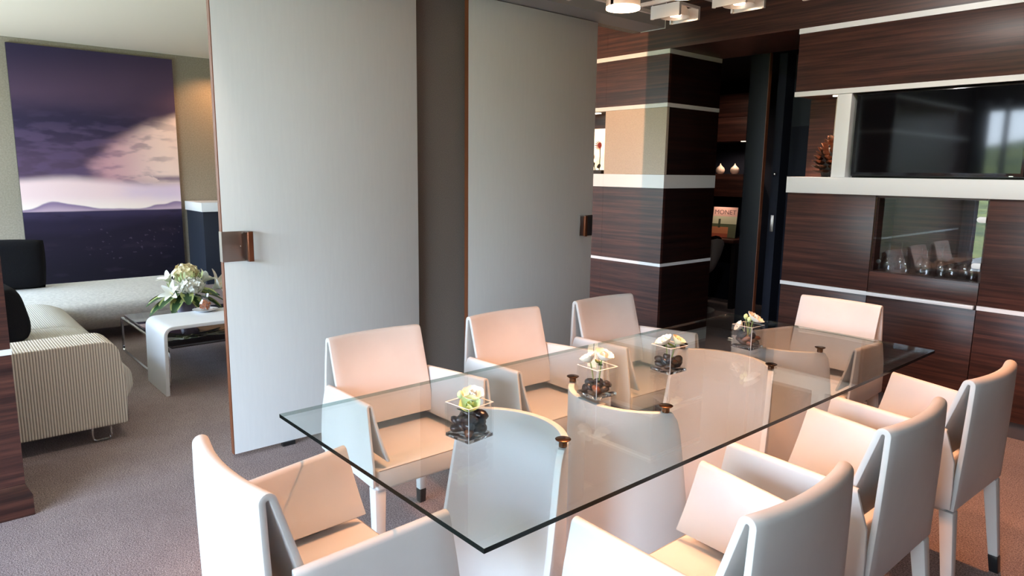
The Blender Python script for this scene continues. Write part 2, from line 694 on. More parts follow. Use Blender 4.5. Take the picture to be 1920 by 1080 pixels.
# left foreground pillar
pl = sbox('pillar_left', 'dark_edge', -4.10, -3.512, YW + .02, .262, 0, 2.94)
PXL = -3.5
for z0, z1 in ((.14, .717), (.741, 1.377), (1.487, 2.03), (2.062, 2.445)):
    pbox('panel', 'wood', pl, PXL - .03, PXL, YW + .02, .274, z0 + .001, z1 - .001)
    pbox('panel', 'wood', pl, -4.1, PXL - .0305, .2625, .274, z0 + .001, z1 - .001)
for z0, z1 in ((.717, .741), (2.03, 2.062), (2.445, 2.48), BAND):
    pbox('stripe', 'white_lacquer', pl, PXL - .03, PXL + .003, YW + .02, .277, z0, z1)
    pbox('stripe', 'white_lacquer', pl, -4.1, PXL - .0305, .2625, .277, z0, z1)
bm = new_bm()
prism(bm, [(PXL - .03, 0), (PXL + .022, 0), (PXL + .022, .095), (PXL, .14), (PXL - .03, .14)], 'y', YW + .02, .296)
for v in bm.verts:
    if v.co.y > 0 and v.co.z > .1:
        v.co.y = .274
mk('plinth', bm, 'wood', pl, bev=.002)

# fabric wall between the sliding panels
sbox('wall_center', 'fabric_taupe', -3.66, -3.60, 2.15, 2.95, .0, 2.56)

# ------------------------------------------------------------------ sliding panels
ZD = 2.555


def sliding_panel(name, y0, y1, label, with_handle_at):
    d = bpy.data.objects.new(name, None)
    COL.objects.link(d)
    d.location = (XD, y0, 0)
    d['kind'] = 'structure'
    d['label'] = label
    pbox('panel', 'door_white', d, XD - .034, XD, y0 + .004, y1, .022, ZD, bev=.002)
    pbox('edge_strip', 'wood_edge', d, XD - .034, XD - .0005, y0, y0 + .004, .022, ZD)
    return d


def pull_handle(parent, y_edge, sgn, z0, z1, wrap):
    """steel plate wrapped round the panel edge with a projecting grip; sgn = direction from the edge into the panel"""
    h = bpy.data.objects.new('handle', None)
    COL.objects.link(h)
    h.parent = parent
    h.location = (0, y_edge - parent.location.y, z0)
    ya, yb = sorted((y_edge, y_edge + sgn * .135))
    pbox('plate', 'steel_brushed', h, XD, XD + .004, ya, yb, z0, z1, bev=.001)
    if wrap:
        ye = y_edge - sgn * .003
        pbox('edge_plate', 'steel_brushed', h, XD - .034, XD + .004, min(ye, y_edge), max(ye, y_edge), z0, z1)
    yi, yo = (y_edge + sgn * .108, y_edge + sgn * .122)
    for za, zb in ((z0, z0 + .006), (z1 - .006, z1)):
        pbox('bracket', 'steel_brushed', h, XD + .004, XD + .055, min(yi, yi + sgn * .028), max(yi, yi + sgn * .028), za, zb)
    bm = new_bm()
    y2 = yi + sgn * .028
    box(bm, XD + .036, XD + .056, min(yi, y2), max(yi, y2), z0, z1)
    mk('grip', bm, 'copper_dark', h, bev=.004, seg=3)
    bm = new_bm()
    lathe(bm, [(0, 0), (.004, 0), (.003, .002), (0, .0025)], 10)
    bmesh.ops.rotate(bm, verts=bm.verts, matrix=Matrix.Rotation(PI / 2, 3, 'Y'))
    bmesh.ops.translate(bm, verts=bm.verts, vec=(XD + .004, y_edge + sgn * .09, (z0 + z1) / 2))
    mk('screw', bm, 'chrome', h)


d1 = sliding_panel('door_1', 1.170, 2.326, 'tall white sliding panel nearest the sofa, with wide steel pull', 0)
d2 = sliding_panel('door_2', 2.700, 3.868, 'second tall white sliding panel beside the dark pillar', 1)
pull_handle(d1, 1.170, 1, 1.035, 1.187, True)
pull_handle(d2, 3.868, -1, 1.035, 1.187, False)
pbox('floor_guide', 'foot_black', d1, XD - .02, XD + .008, 1.43, 1.50, 0, .022)

blocker = bpy.data.objects.new('shadow_blocker', None)  # added panel, out of view, blocks the lounge spot to shade a pillar strip
COL.objects.link(blocker)
blocker.location = (-3.80, 2.6, 0)
blocker['kind'] = 'structure'
pbox('panel', 'door_white', blocker, -3.83, -3.80, 2.72, 3.72, .022, 2.935, bev=.002)

# ------------------------------------------------------------------ opening to the bedroom
door3 = bpy.data.objects.new('door_3', None)
COL.objects.link(door3)
door3.location = (-3.1, 5.46, 0)
door3['kind'] = 'structure'
pbox('leaf', 'leaf_black', door3, -3.25, -3.082, 5.46, 5.50, 0, ZB)
pbox('edge_strip', 'wood_edge', door3, -3.082, -3.078, 5.4585, 5.5005, 0, ZB)
jamb = sbox('door_4', 'navy', -3.05, -2.98, 5.56, 5.72, 0, ZB)
pbox('strike_plate', 'steel_brushed', jamb, -3.03, -3.0, 5.556, 5.56, 1.02, 1.16, bev=.001)
bm = new_bm()
bmesh.ops.create_uvsphere(bm, u_segments=12, v_segments=8, radius=.016)
bmesh.ops.translate(bm, verts=bm.verts, vec=(-3.01, 5.545, 1.505))
mk('knob', bm, 'chrome', jamb)
nv = sbox('wall_hall', 'navy', -2.98, -2.3, 5.70, 5.8, 0, 1.9)
pbox('upper_reflection', 'navy_light', nv, -2.98, -2.3, 5.70, 5.8, 1.901, 2.48)  # lighter tone above is a reflection put into the wall's colour
sbox('baseboard_hall', 'plinth_grey', -2.98, -2.4, 5.68, 5.70, 0, .09)
sbox('ceiling_bedroom', 'navy', -6.6, -2.2, 5.46, 7.6, 2.5, 2.58)
sbox('wall_bedroom', 'navy', -6.6, -2.2, 7.4, 7.6, 0, 2.6)
sbox('wall_bedroom_left', 'navy', -6.7, -6.6, 5.0, 7.6, 0, 2.6)
sbox('wall_bedroom_right', 'navy', -2.3, -2.2, 5.2, 7.6, 0, 2.6)
sbox('wall_bedroom_front', 'dark_edge', -6.6, -3.55, 5.30, 5.44, 0, 2.6)

wc = thing('wall_cabinet', (-4.8, 7.2, 1.86), 'dark wood wall cabinet high in the bedroom beyond the pillar', 'cabinet')
pbox('body', 'wood', wc, -5.6, -4.17, 7.0, 7.4, 1.86, 2.12, bev=.002)
pbox('door', 'wood', wc, -5.6, -4.17, 7.0, 7.4, 2.124, 2.37, bev=.002)
pbox('light_strip', 'led_dim', wc, -4.24, -4.19, 7.02, 7.05, 1.852, 1.86)
sh = thing('wall_shelf', (-4.8, 7.2, 1.25), 'red-brown wooden shelf box under the candles in the bedroom', 'shelf')
pbox('body', 'wood', sh, -5.6, -4.17, 7.0, 7.4, 1.25, 1.5, bev=.002)
spot('shelf_light', (-4.3, 7.06, 1.845), (-4.4, 7.12, 1.4), 9, (1, .74, .55), 130, .6, .01)


def candle(x, y, z, label):
    o = thing('onion_candle', (x, y, z), label, 'candle', 'onion shaped candles on the bedroom shelf')
    bm = new_bm()
    lathe(bm, [(0, 0), (.03, 0), (.046, .02), (.05, .045), (.042, .068), (.022, .086), (.008, .104), (.003, .118), (0, .12)], 20)
    mk('body', bm, 'candle', o, world=False)
    bm = new_bm()
    tube(bm, [(0, 0, .118), (.001, 0, .13)], .0015, 5)
    mk('wick', bm, 'foot_black', o, world=False)
    return o


candle(-4.335, 7.09, 1.5, 'pale pink onion shaped candle in full view on the bedroom shelf')
candle(-4.52, 7.09, 1.5, 'pale pink onion shaped candle half hidden by the pillar')

dk = thing('desk', (-4.8, 7.1, 0), 'dark desk top behind the shell chair in the bedroom', 'desk')
pbox('top', 'wood', dk, -5.6, -4.15, 6.85, 7.39, .74, .78, bev=.002)
pbox('leg', 'dark_edge', dk, -4.2, -4.15, 6.9, 7.38, 0, .74)
pbox('leg', 'dark_edge', dk, -5.6, -5.55, 6.9, 7.38, 0, .74)

# book with the painter's name standing on the desk
bk = thing('art_book', (-4.39, 7.02, .785), 'art book with landscape cover and the word MONET, on the bedroom desk', 'book')
bw, bh, bt = .28, .345, .025
bm = new_bm()
box(bm, -bw / 2, bw / 2, 0, bt, 0, bh)
mk('block', bm, 'book_dark', bk, world=False)


def strip(name, z0, z1, color, parent, y=-.0015, x0=-bw / 2, x1=bw / 2):
    nm = 'print_%d' % len(M)
    mat(nm, color, .6)
    b_ = new_bm()
    box(b_, x0, x1, y, 0, z0, z1)
    return mk(name, b_, nm, parent, world=False)


cover = strip('cover', .24, .345, (.80, .47, .40), bk)
strip('print_band', .155, .24, (.62, .60, .42), cover)
strip('print_band', .12, .155, (.10, .12, .06), cover)
strip('print_band', .045, .12, (.62, .22, .10), cover)
strip('print_band', 0, .045, (.45, .10, .05), cover)
strip('print_band', .11, .21, (.05, .06, .03), cover, -.0022, -.07, -.045)
strip('print_band', .0, .14, (.12, .13, .07), cover, -.0022, .05, .14)
fc = bpy.data.curves.new('lettering', 'FONT')
fc.body = 'MONET'
fc.size = .072
fc.align_x = 'CENTER'
fc.align_y = 'CENTER'
fc.extrude = .0005
ftmp = bpy.data.objects.new('lettering_curve', fc)
fme_ = bpy.data.meshes.new_from_object(ftmp)
bpy.data.objects.remove(ftmp)
fo = bpy.data.objects.new('lettering', fme_)
COL.objects.link(fo)
fme_.materials.clear()
fme_.materials.append(M['ink'])
fo.parent = bk
fo.location = (0, -.003, .285)
fo.rotation_euler = (PI / 2, 0, 0)
bk.rotation_euler = (math.radians(-8), 0, math.radians(12))
spot('desk_light', (-4.42, 6.93, 1.235), (-4.4, 7.0, .9), 2.2, (1, .78, .6), 120, .6, .01)

# shell chair in the bedroom
sc_ = thing('shell_chair', (-4.40, 6.55, 0), 'dark padded shell chair with pale outer shell in the bedroom', 'chair')
bm = new_bm()
tube(bm, [(-4.40, 6.55, .02), (-4.40, 6.55, .42)], .022, 12)
mk('column', bm, 'shell_grey', sc_)
bm = new_bm()
lathe(bm, [(0, 0), (.22, 0), (.22, .012), (.03, .03), (0, .03)], 28, (-4.40, 6.55, 0))
mk('base', bm, 'shell_grey', sc_)


def shell(off, rim, zlift=0):
    b_ = new_bm()
    rows = []
    for j in range(9):
        t = j / 8
        row = []
        for i in range(25):
            a = -PI * 1.0 + 2 * PI * i / 24
            hgt = .40 + (.20 + .22 * max(0, math.cos(a)) ** 1.3) * t ** 1.6
            r = (.06 + .22 * t ** .55) + off
            row.append(b_.verts.new((-4.40 + r * math.cos(a - .2) * 1.0, 6.55 + r * math.sin(a - .2), hgt + zlift)))
        rows.append(row)
    for j in range(8):
        for i in range(24):
            b_.faces.new((rows[j][i], rows[j][i + 1], rows[j + 1][i + 1], rows[j + 1][i]))
    b_.faces.new(rows[0][:-1])
    return b_


mk('shell', shell(.0, 0), 'shell_grey', sc_)
mk('cushion', shell(-.025, 0, .03), 'black_fabric', sc_)

# ------------------------------------------------------------------ cabinet wall with screen
XL = -2.455
C1, C2, CR = -1.857, -1.232, 1.55
up_ = thing('overhead_cabinet', (-.5, YB, 2.03), 'long dark wood overhead cabinet above the television', 'cabinet')
pbox('front', 'wood', up_, XL, CR, YB, YB + .30, 2.0625, 2.444, bev=.001)
pbox('stripe', 'white_lacquer', up_, XL - .003, CR, YB - .006, YB + .30, 2.4445, 2.479)
pbox('stripe', 'white_lacquer', up_, XL - .003, CR, YB - .006, YB + .02, 2.030, 2.062)
pbox('bottom', 'wood', up_, XL, CR, YB + .0205, YB + .30, 2.032, 2.062)
pbox('light_strip', 'led', up_, -2.24, -2.17, YB + .10, YB + .12, 2.027, 2.032)
spot('niche_spot', (-2.2, YB + .06, 2.02), (-2.24, YB + .13, 1.6), 60, (1, .70, .48), 62, .6, .01)

shelf = tag(mk('white_shelf', (lambda b: (box(b, XL - .006, CR, YB - .02, YB + .30, *BAND), b)[1])(new_bm()), 'white_lacquer', bev=.002), 'thick white shelf running under the television', 'shelf')
mesh_at(shelf, (-.5, YB, BAND[0]))
nb = thing('niche_back', (-.5, 5.01, BAND[1]), 'dark back board of the niche behind the pinecone', 'panel')
pbox('board', 'wood', nb, -2.48, -2.30, 5.005, 5.03, BAND[1] + .001, 2.031)
pbox('side_board', 'linen_beige', nb, -2.299, -2.165, 5.005, 5.03, BAND[1] + .001, 2.031)
pbox('screen_board', 'dark_edge', nb, -2.07, CR, 4.83, 5.03, BAND[1] + .001, 2.031)
col = tag(mk('divider_column', (lambda b: (box(b, -2.163, -2.070, YB + .001, 5.0, BAND[1] + .001, 2.029), b)[1])(new_bm()), 'white_lacquer', bev=.001), 'white upright divider left of the television', 'divider')
mesh_at(col, (-2.11, YB, BAND[1]))

tv = thing('television', (-1.565, 4.80, 1.495), 'flat black television showing a window reflection in the wall niche', 'television')
pbox('housing', 'black_gloss', tv, -2.045, -1.092, 4.745, 4.80, 1.497, 2.024, bev=.004)
pbox('screen', 'screen', tv, -2.022, -1.107, 4.7425, 4.7465, 1.522, 2.012)
pbox('badge', 'chrome', tv, -1.16, -1.14, 4.743, 4.7455, 1.503, 1.507)


def cab(name, x0, x1, label):
    c = thing(name, ((x0 + x1) / 2, YB, 0), label, 'cabinet', 'cabinets under the white shelf')
    pbox('plinth', 'plinth_grey', c, x0, x1, YB + .03, 5.0, 0, .095)
    return c


g = .002
cL = cab('base_cabinet', XL, C1, 'dark wood cabinet at the left end, beside the doorway')
pbox('body', 'dark_edge', cL, XL, C1 - .001, YB + .019, 5.02, .096, BAND[0] - .001)
pbox('door', 'wood', cL, XL, C1 - g, YB, YB + .018, .751, BAND[0] - g, bev=.001)
pbox('drawer', 'wood', cL, XL, C1 - g, YB, YB + .018, .10, .724, bev=.001)
pbox('stripe', 'white_lacquer', cL, XL - .004, C1 - g, YB - .006, YB + .018, .725, .750)
cR = cab('base_cabinet', C2, CR, 'dark wood cabinet right of the glass-fronted one')
pbox('body', 'dark_edge', cR, C2 + .001, CR, YB + .019, 5.02, .096, BAND[0] - .001)
pbox('door', 'wood', cR, C2 + g, -.62 - g, YB, YB + .018, .751, BAND[0] - g, bev=.001)
pbox('door', 'wood', cR, -.62 + g, CR, YB, YB + .018, .751, BAND[0] - g, bev=.001)
pbox('drawer', 'wood', cR, C2 + g, -.62 - g, YB, YB + .018, .10, .724, bev=.001)
pbox('drawer', 'wood', cR, -.62 + g, CR, YB, YB + .018, .10, .724, bev=.001)
pbox('stripe', 'white_lacquer', cR, C2 + g, CR, YB - .006, YB + .018, .725, .750)
cG = cab('glass_cabinet', C1, C2, 'dark wood cabinet with glass door and wine glasses inside')
zg0, zg1 = .892, 1.372
bm = new_bm()
box(bm, C1, C1 + .016, YB + .019, 5.02, .096, BAND[0])
box(bm, C2 - .016, C2, YB + .019, 5.02, .096, BAND[0])
box(bm, C1 + .016, C2 - .016, YB + .012, 5.02, zg0 - .018, zg0)
box(bm, C1 + .016, C2 - .016, YB + .012, 5.02, zg1 - .014, BAND[0] - .001)
mk('body', bm, 'wood', cG)
pbox('back_panel', 'wood', cG, C1 + .016, C2 - .016, 5.0, 5.02, .1, 1.37)
gdr = pbox('glass_door', 'glass_door', cG, C1 + .006, C2 - .006, YB + .001, YB + .007, zg0 - .004, zg1 - .006)
pbox('edge', 'bronze', gdr, C1 + .003, C1 + .006, YB + .001, YB + .007, zg0 - .004, zg1 - .006)
for zc in (1.255, .985):
    bm = new_bm()
    pts = [(0, -.017), (.03, -.017)] + [(.03 + .017 * math.cos(a), .017 * math.sin(a)) for a in [-PI / 2 + PI * k / 8 for k in range(1, 8)]] + [(.03, .017), (0, .017)]
    prism(bm, [(C2 - .004 - p[0], zc + p[1]) for p in pts], 'y', YB - .008, YB + .001)
    mk('hinge', bm, 'white_lacquer', gdr, bev=.0015)
bm = new_bm()
lathe(bm, [(0, 0), (.014, 0), (.014, .006), (.009, .007), (.008, .004), (0, .004)], 16)
bmesh.ops.rotate(bm, verts=bm.verts, matrix=Matrix.Rotation(PI / 2, 3, 'X'))
bmesh.ops.translate(bm, verts=bm.verts, vec=(C1 + .055, YB + .001, .955))
mk('lock', bm, 'foot_black', gdr)
pbox('drawer', 'wood', cG, C1 + g, C2 - g, YB, YB + .018, .751, zg0 - .008, bev=.001)
pbox('drawer_handle', 'white_lacquer', cG, C1 + .002, C2 - .012, YB - .022, YB + .018, .727, .749, bev=.002)
pbox('lower_door', 'wood', cG, C1 + g, C2 - g, YB, YB + .018, .10, .724, bev=.001)
sbox('baseboard_back', 'plinth_grey', C2, CR, YB + .02, YB + .03, 0, .094)


# wine glasses standing upside down
def wine_glass_mesh(R=.036, H=.17):
    bm = new_bm()
    t = .0016
    outer = [(R * .86, 0), (R * 1.0, .03), (R * 1.02, .055), (R * .85, .082), (R * .45, .1), (.005, .108), (.0035, H - .02), (.006, H - .008), (R * .9, H - .002), (R * .9, H)]
    inner = [(.0, H)]
    lathe(bm, outer + inner, 22, close=False)
    lathe(bm, [(R * .86 - t, 0), (R - t, .03), (R * 1.02 - t, .055), (R * .85 - t, .081), (R * .45 - t, .097), (0, .102)], 22, close=False)
    return bm


wg = [(-1.775, 4.80, .036, .185), (-1.735, 4.90, .037, .185), (-1.66, 4.78, .028, .165), (-1.60, 4.86, .030, .17), (-1.545, 4.79, .034, .165), (-1.50, 4.92, .036, .18),
      (-1.465, 4.80, .030, .17), (-1.405, 4.785, .042, .15), (-1.355, 4.88, .042, .165), (-1.30, 4.80, .028, .11), (-1.275, 4.90, .03, .12)]
for i, (x, y, R, Hh) in enumerate(wg):
    o = mk('wine_glass', wine_glass_mesh(R, Hh), 'glass_wine')
    o.location = (x, y, zg0)
    nth = ['first', 'second', 'third', 'fourth', 'fifth', 'sixth', 'seventh', 'eighth', 'ninth', 'tenth', 'last'][i]
    tag(o, 'upside-down clear wine glass, %s from the left behind the cabinet glass' % nth, 'glass', 'wine glasses in the cabinet')

# pinecone ornament
pc = thing('pinecone', (-2.235, 4.86, BAND[1]), 'big dark bronze pinecone ornament in the niche left of the television', 'ornament')
bm = new_bm()
lathe(bm, [(0, 0), (.05, .005), (.07, .06), (.075, .12), (.055, .19), (.02, .235), (0, .24)], 18)
mk('core', bm, 'dark_leaf', pc, world=False)


def petal_bm(L, W, cup=.3, curl=.3, nu=5, nv=5, thick=.0):
    """petal along +x, width in y, cupped; root at the origin"""
    bm = new_bm()
    rows = []
    for i in range(nu + 1):
        t = i / nu
        w = W * math.sin(PI * (t * .86 + .08)) ** .8
        row = []
        for j in range(nv + 1):
            s = j / nv * 2 - 1
            x = L * (math.sin(t * curl * 2.2) / (curl * 2.2))
            z = L * (1 - math.cos(t * curl * 2.2)) / (curl * 2.2) + cup * w * .5 * s * s
            row.append(bm.verts.new((x, s * w / 2, z)))
        rows.append(row)
    for i in range(nu):
        for j in range(nv):
            bm.faces.new((rows[i][j], rows[i + 1][j], rows[i + 1][j + 1], rows[i][j + 1]))
    if thick:
        bmesh.ops.solidify(bm, geom=bm.faces[:], thickness=thick)
    return bm


def mesh_of(bm, material, name, smooth=60):
    bmesh.ops.recalc_face_normals(bm, faces=bm.faces)
    me = bpy.data.meshes.new(name)
    bm.to_mesh(me)
    bm.free()
    for x in (material if isinstance(material, (list, tuple)) else [material]):
        me.materials.append(M[x])
    for p in me.polygons:
        p.use_smooth = True
    me.set_sharp_from_angle(angle=math.radians(smooth))
    return me


def place(name, me, parent, loc, rot, sc=1.0):
    o = bpy.data.objects.new(name, me)
    COL.objects.link(o)
    if parent:
        o.parent = parent
    o.location = loc
    o.rotation_euler = rot
    o.scale = (sc, sc, sc) if not isinstance(sc, tuple) else sc
    return o


scale_me = mesh_of(petal_bm(.080, .062, .5, .30, 4, 4, .004), 'cone_bronze', 'scale')
k = 0
for r_i in range(9):
    t = r_i / 8
    zc = .03 + t * .20
    rr = .045 * math.sin(PI * (.25 + .68 * t)) + .01
    n = 8 if r_i < 6 else (6 if r_i < 8 else 4)
    for q in range(n):
        a = 2 * PI * (q + .5 * (r_i % 2)) / n + .2 * r_i
        tilt = .15 - 1.1 * t
        place('scale', scale_me, pc, (rr * math.cos(a), rr * math.sin(a), zc), Euler((0, tilt, a), 'XYZ'), 1.05 - .35 * t)

# flowers in the lounge niche
np_ = thing('potted_flower', (-4.46, 4.93, BAND[1]), 'dark pot of spidery red flowers against the glowing niche panel', 'plant')
bm = new_bm()
box(bm, -.16, .10, -.05, .05, 0, .035)
mk('pot', bm, 'dark_leaf', np_, bev=.006, world=False)
spid_me = mesh_of(petal_bm(.055, .010, .2, .5, 5, 2), 'flower_red', 'petal')
leaf_me = mesh_of(petal_bm(.075, .04, .2, .3, 5, 3), 'dark_leaf', 'leaf')
for (fx, fz) in ((-.085, .245), (-.035, .155), (.05, .26)):
    bm = new_bm()
    tube(bm, [(fx * .6, 0, .03), (fx * .9, -.01, fz * .6), (fx, -.02, fz)], .004, 6)
    st = mk('stem', bm, 'dark_leaf', np_, world=False)
    for q in range(14):
        a = 2 * PI * q / 14
        place('petal', spid_me, st, (fx, -.02, fz), Euler((PI / 2, -a, 0), 'XYZ'))
for (lx, lz, a) in ((-.09, .09, 2.4), (-.05, .07, .4), (-.10, .12, 1.9), (.02, .06, .3), (-.12, .07, 2.9)):
    place('leaf', leaf_me, np_, (lx, -.02, lz), Euler((PI / 2, -a, 0), 'XYZ'))

# ------------------------------------------------------------------ dining table
TX0, TX1, TY0, TY1, TZ = -2.032, -1.012, .817, 3.362, .745
tab = thing('dining_table', (-1.535, 2.09, 0), 'long glass dining table on four curved white base panels', 'table')
bm = new_bm()
vs_ = box(bm, TX0, TX1, TY0, TY1, TZ - .012, TZ)
bmesh.ops.recalc_face_normals(bm, faces=bm.faces)
bm.faces.ensure_lookup_table()
for f in bm.faces:
    f.material_index = 0 if abs(f.normal.z) > .9 else (2 if f.normal.x < -.5 or f.normal.y > .5 else 1)
mk('glass_top', bm, ['glass_table', 'glass_edge', 'glass_edge_far'], tab, smooth=0)
R0 = .26
PANELS = [((-1.525, 1.215), PI / 2), ((-1.515, 1.945), -PI / 2), ((-1.555, 2.425), PI / 2), ((-1.56, 3.12), -PI / 2)]


def base_panel(c, a0):
    bm = new_bm()
    nu, nz, th = 32, 10, .022
    zt = TZ - .016
    outer, inner = [], []
    for j in range(nz + 1):
        t = j / nz
        # rounded top corners
        z = zt * (1 - (1 - t) ** 1.0) if True else 0
        z = zt * t
        half = math.radians(94 - 27 * (z / zt))
        ro, ri = [], []
        for i in range(nu + 1):
            s = i / nu * 2 - 1
            a = a0 + half * s
            zz_ = z
            if t > .9:
                d = (1 - abs(s)) * half * R0
                cr = .03
                if d < cr:
                    zz_ -= (cr - math.sqrt(max(0, cr * cr - (cr - d) ** 2))) * (t - .9) / .1
            ro.append(bm.verts.new((c[0] + R0 * math.cos(a), c[1] + R0 * math.sin(a), zz_)))
            ri.append(bm.verts.new((c[0] + (R0 - th) * math.cos(a), c[1] + (R0 - th) * math.sin(a), zz_)))
        outer.append(ro)
        inner.append(ri)
    for j in range(nz):
        for i in range(nu):
            bm.faces.new((outer[j][i], outer[j][i + 1], outer[j + 1][i + 1], outer[j + 1][i]))
            bm.faces.new((inner[j][i], inner[j + 1][i], inner[j + 1][i + 1], inner[j][i + 1]))
        for i in (0, nu):
            bm.faces.new((outer[j][i], outer[j + 1][i], inner[j + 1][i], inner[j][i]))
    for i in range(nu):
        bm.faces.new((outer[0][i], inner[0][i], inner[0][i + 1], outer[0][i + 1]))
        bm.faces.new((outer[nz][i], outer[nz][i + 1], inner[nz][i + 1], inner[nz][i]))
    return bm


for c, a0 in PANELS:
    mk('base_panel', base_panel(c, a0), 'white_lacquer', tab, bev=.003, angle=60)
    for s in (-1, 1):
        a = a0 + s * math.radians(58)
        px, py = c[0] + (R0 - .011) * math.cos(a), c[1] + (R0 - .011) * math.sin(a)
        bm = new_bm()
        lathe(bm, [(0, -.016), (.012, -.016), (.012, .0), (.015, .0), (.022, .0045), (.023, .0065), (.021, .0075), (0, .0075)], 24, (px, py, TZ))
        mk('glass_fixing', bm, 'bronze', tab)


# ------------------------------------------------------------------ dining chairs
def ribbon_profile(pts, th):
    """inner offset of an open 2D polyline (offset to the right-hand side of travel)"""
    n = len(pts)
    out = []
    for i in range(n):
        p = Vector(pts[i])
        d1 = (p - Vector(pts[i - 1])).normalized() if i > 0 else None
        d2 = (Vector(pts[i + 1]) - p).normalized() if i < n - 1 else None
        d = d1 if d2 is None else d2 if d1 is None else (d1 + d2).normalized()
        nrm = Vector((d.y, -d.x))
        k = 1.0
        if d1 is not None and d2 is not None:
            k = 1 / max(.5, nrm.dot(Vector((d1.y, -d1.x))))
        out.append(p + nrm * th * k)
    return out


def loft(sections_outer, sections_inner):
    bm = new_bm()
    O = [[bm.verts.new(p) for p in s] for s in sections_outer]
    I = [[bm.verts.new(p) for p in s] for s in sections_inner]
    ns, n = len(O), len(O[0])
    for a in range(ns - 1):
        for i in range(n - 1):
            bm.faces.new((O[a][i], O[a][i + 1], O[a + 1][i + 1], O[a + 1][i]))
            bm.faces.new((I[a][i], I[a + 1][i], I[a + 1][i + 1], I[a][i + 1]))
        for i in (0, n - 1):
            bm.faces.new((O[a][i], O[a + 1][i], I[a + 1][i], I[a][i]))
    for a in (0, ns - 1):
        for i in range(n - 1):
            bm.faces.new((O[a][i], O[a][i + 1], I[a][i + 1], I[a][i]))
    return bm


TH = .017


def backrest_bm():
    r = .021
    cx, cz = -.252, .820
    fx, fz = -.150, .485
    prof = [(-.262, .385), (-.266, .50), (-.270, .62), (-.2725, .74)]
    d = Vector((fx - cx, fz - cz)).normalized()
    end = math.atan2(d.x, -d.y)          # outward normal of the front panel
    for k in range(9):
        a = PI + (end - PI) * k / 8
        prof.append((cx + r * math.cos(a), cz + r * math.sin(a)))
    s0 = Vector(prof[-1])
    e0 = Vector((fx + r * .95, fz + .006))
    for k in range(1, 7):
        prof.append(tuple(s0.lerp(e0, k / 6)))
    inner = ribbon_profile(prof, TH)
    so, si = [], []
    NS = 12
    for q in range(NS + 1):
        s = q / NS * 2 - 1
        so_, si_ = [], []
        for idx, ((x, z), ip) in enumerate(zip(prof, inner)):
            for lst, xx, zz_ in ((so_, x, z), (si_, ip.x, ip.y)):
                t = min(1, max(0, (z - .385) / .45))
                hw = .237 - .025 * t if idx < 4 else (.212 if idx < 13 else .212)
                bow = -.026 * (1 - s * s) * t ** 1.2
                lst.append((xx + bow, hw * s, zz_))
        so.append(so_)
        si.append(si_)
    return loft(so, si)


def arm_bm(side):
    so, si = [], []
    NS = 6
    for q in range(NS + 1):
        t = q / NS
        ridge_y = .246 + .026 * t
        zr = .664 + .024 * t
        rr = .014
        yc, zc = ridge_y - rr, zr - rr
        yi = .196 + .012 * t
        prof = [(.250 + .022 * t, .392), (.250 + .022 * t, .47), (ridge_y + .001, .56)]
        for k in range(7):
            a = 0 + (PI * .93) * k / 6
            prof.append((yc + rr * math.cos(a), zc + rr * math.sin(a)))
        s0 = Vector(prof[-1])
        e0 = Vector((yi - .008, .478))
        for k in range(1, 5):
            u = k / 4
            p = s0.lerp(e0, u)
            prof.append((p.x + .006 * math.sin(PI * u), p.y))
        pr = [Vector(p) for p in prof]
        inn = []
        n = len(pr)
        for i in range(n):
            d1 = (pr[i] - pr[i - 1]).normalized() if i else None
            d2 = (pr[i + 1] - pr[i]).normalized() if i < n - 1 else None
            d = d1 if d2 is None else d2 if d1 is None else (d1 + d2).normalized()
            inn.append(pr[i] + Vector((-d.y, d.x)) * .011)
        a_, b_ = [], []
        for i, (p, ip) in enumerate(zip(pr, inn)):
            z = p.y
            outer_panel = i < 5
            x_rear = -.214 - (.040 * min(1, max(0, (.664 - z) / .12)) if outer_panel else -.02 * min(1, max(0, (.664 - z) / .18)))
            x_front = .166 + .036 * min(1, max(0, (.688 - z) / .21))
            x = x_rear + (x_front - x_rear) * t
            a_.append((x, side * p.x, p.y))
            b_.append((x, side * ip.x, ip.y))
        so.append(a_)
        si.append(b_)
    return loft(so, si)


def leg_bm(xt, yt, xb, yb, wt, wb, z0, z1):
    bm = new_bm()
    def ring(x, y, w, z):
        h = w / 2
        return [bm.verts.new((x - h, y - h, z)), bm.verts.new((x + h, y - h, z)), bm.verts.new((x + h, y + h, z)), bm.verts.new((x - h, y + h, z))]
    a, b_ = ring(xb, yb, wb, z0), ring(xt, yt, wt, z1)
    bm.faces.new(a[::-1])
    bm.faces.new(b_)
    for i in range(4):
        bm.faces.new((a[i], a[(i + 1) % 4], b_[(i + 1) % 4], b_[i]))
    return bm


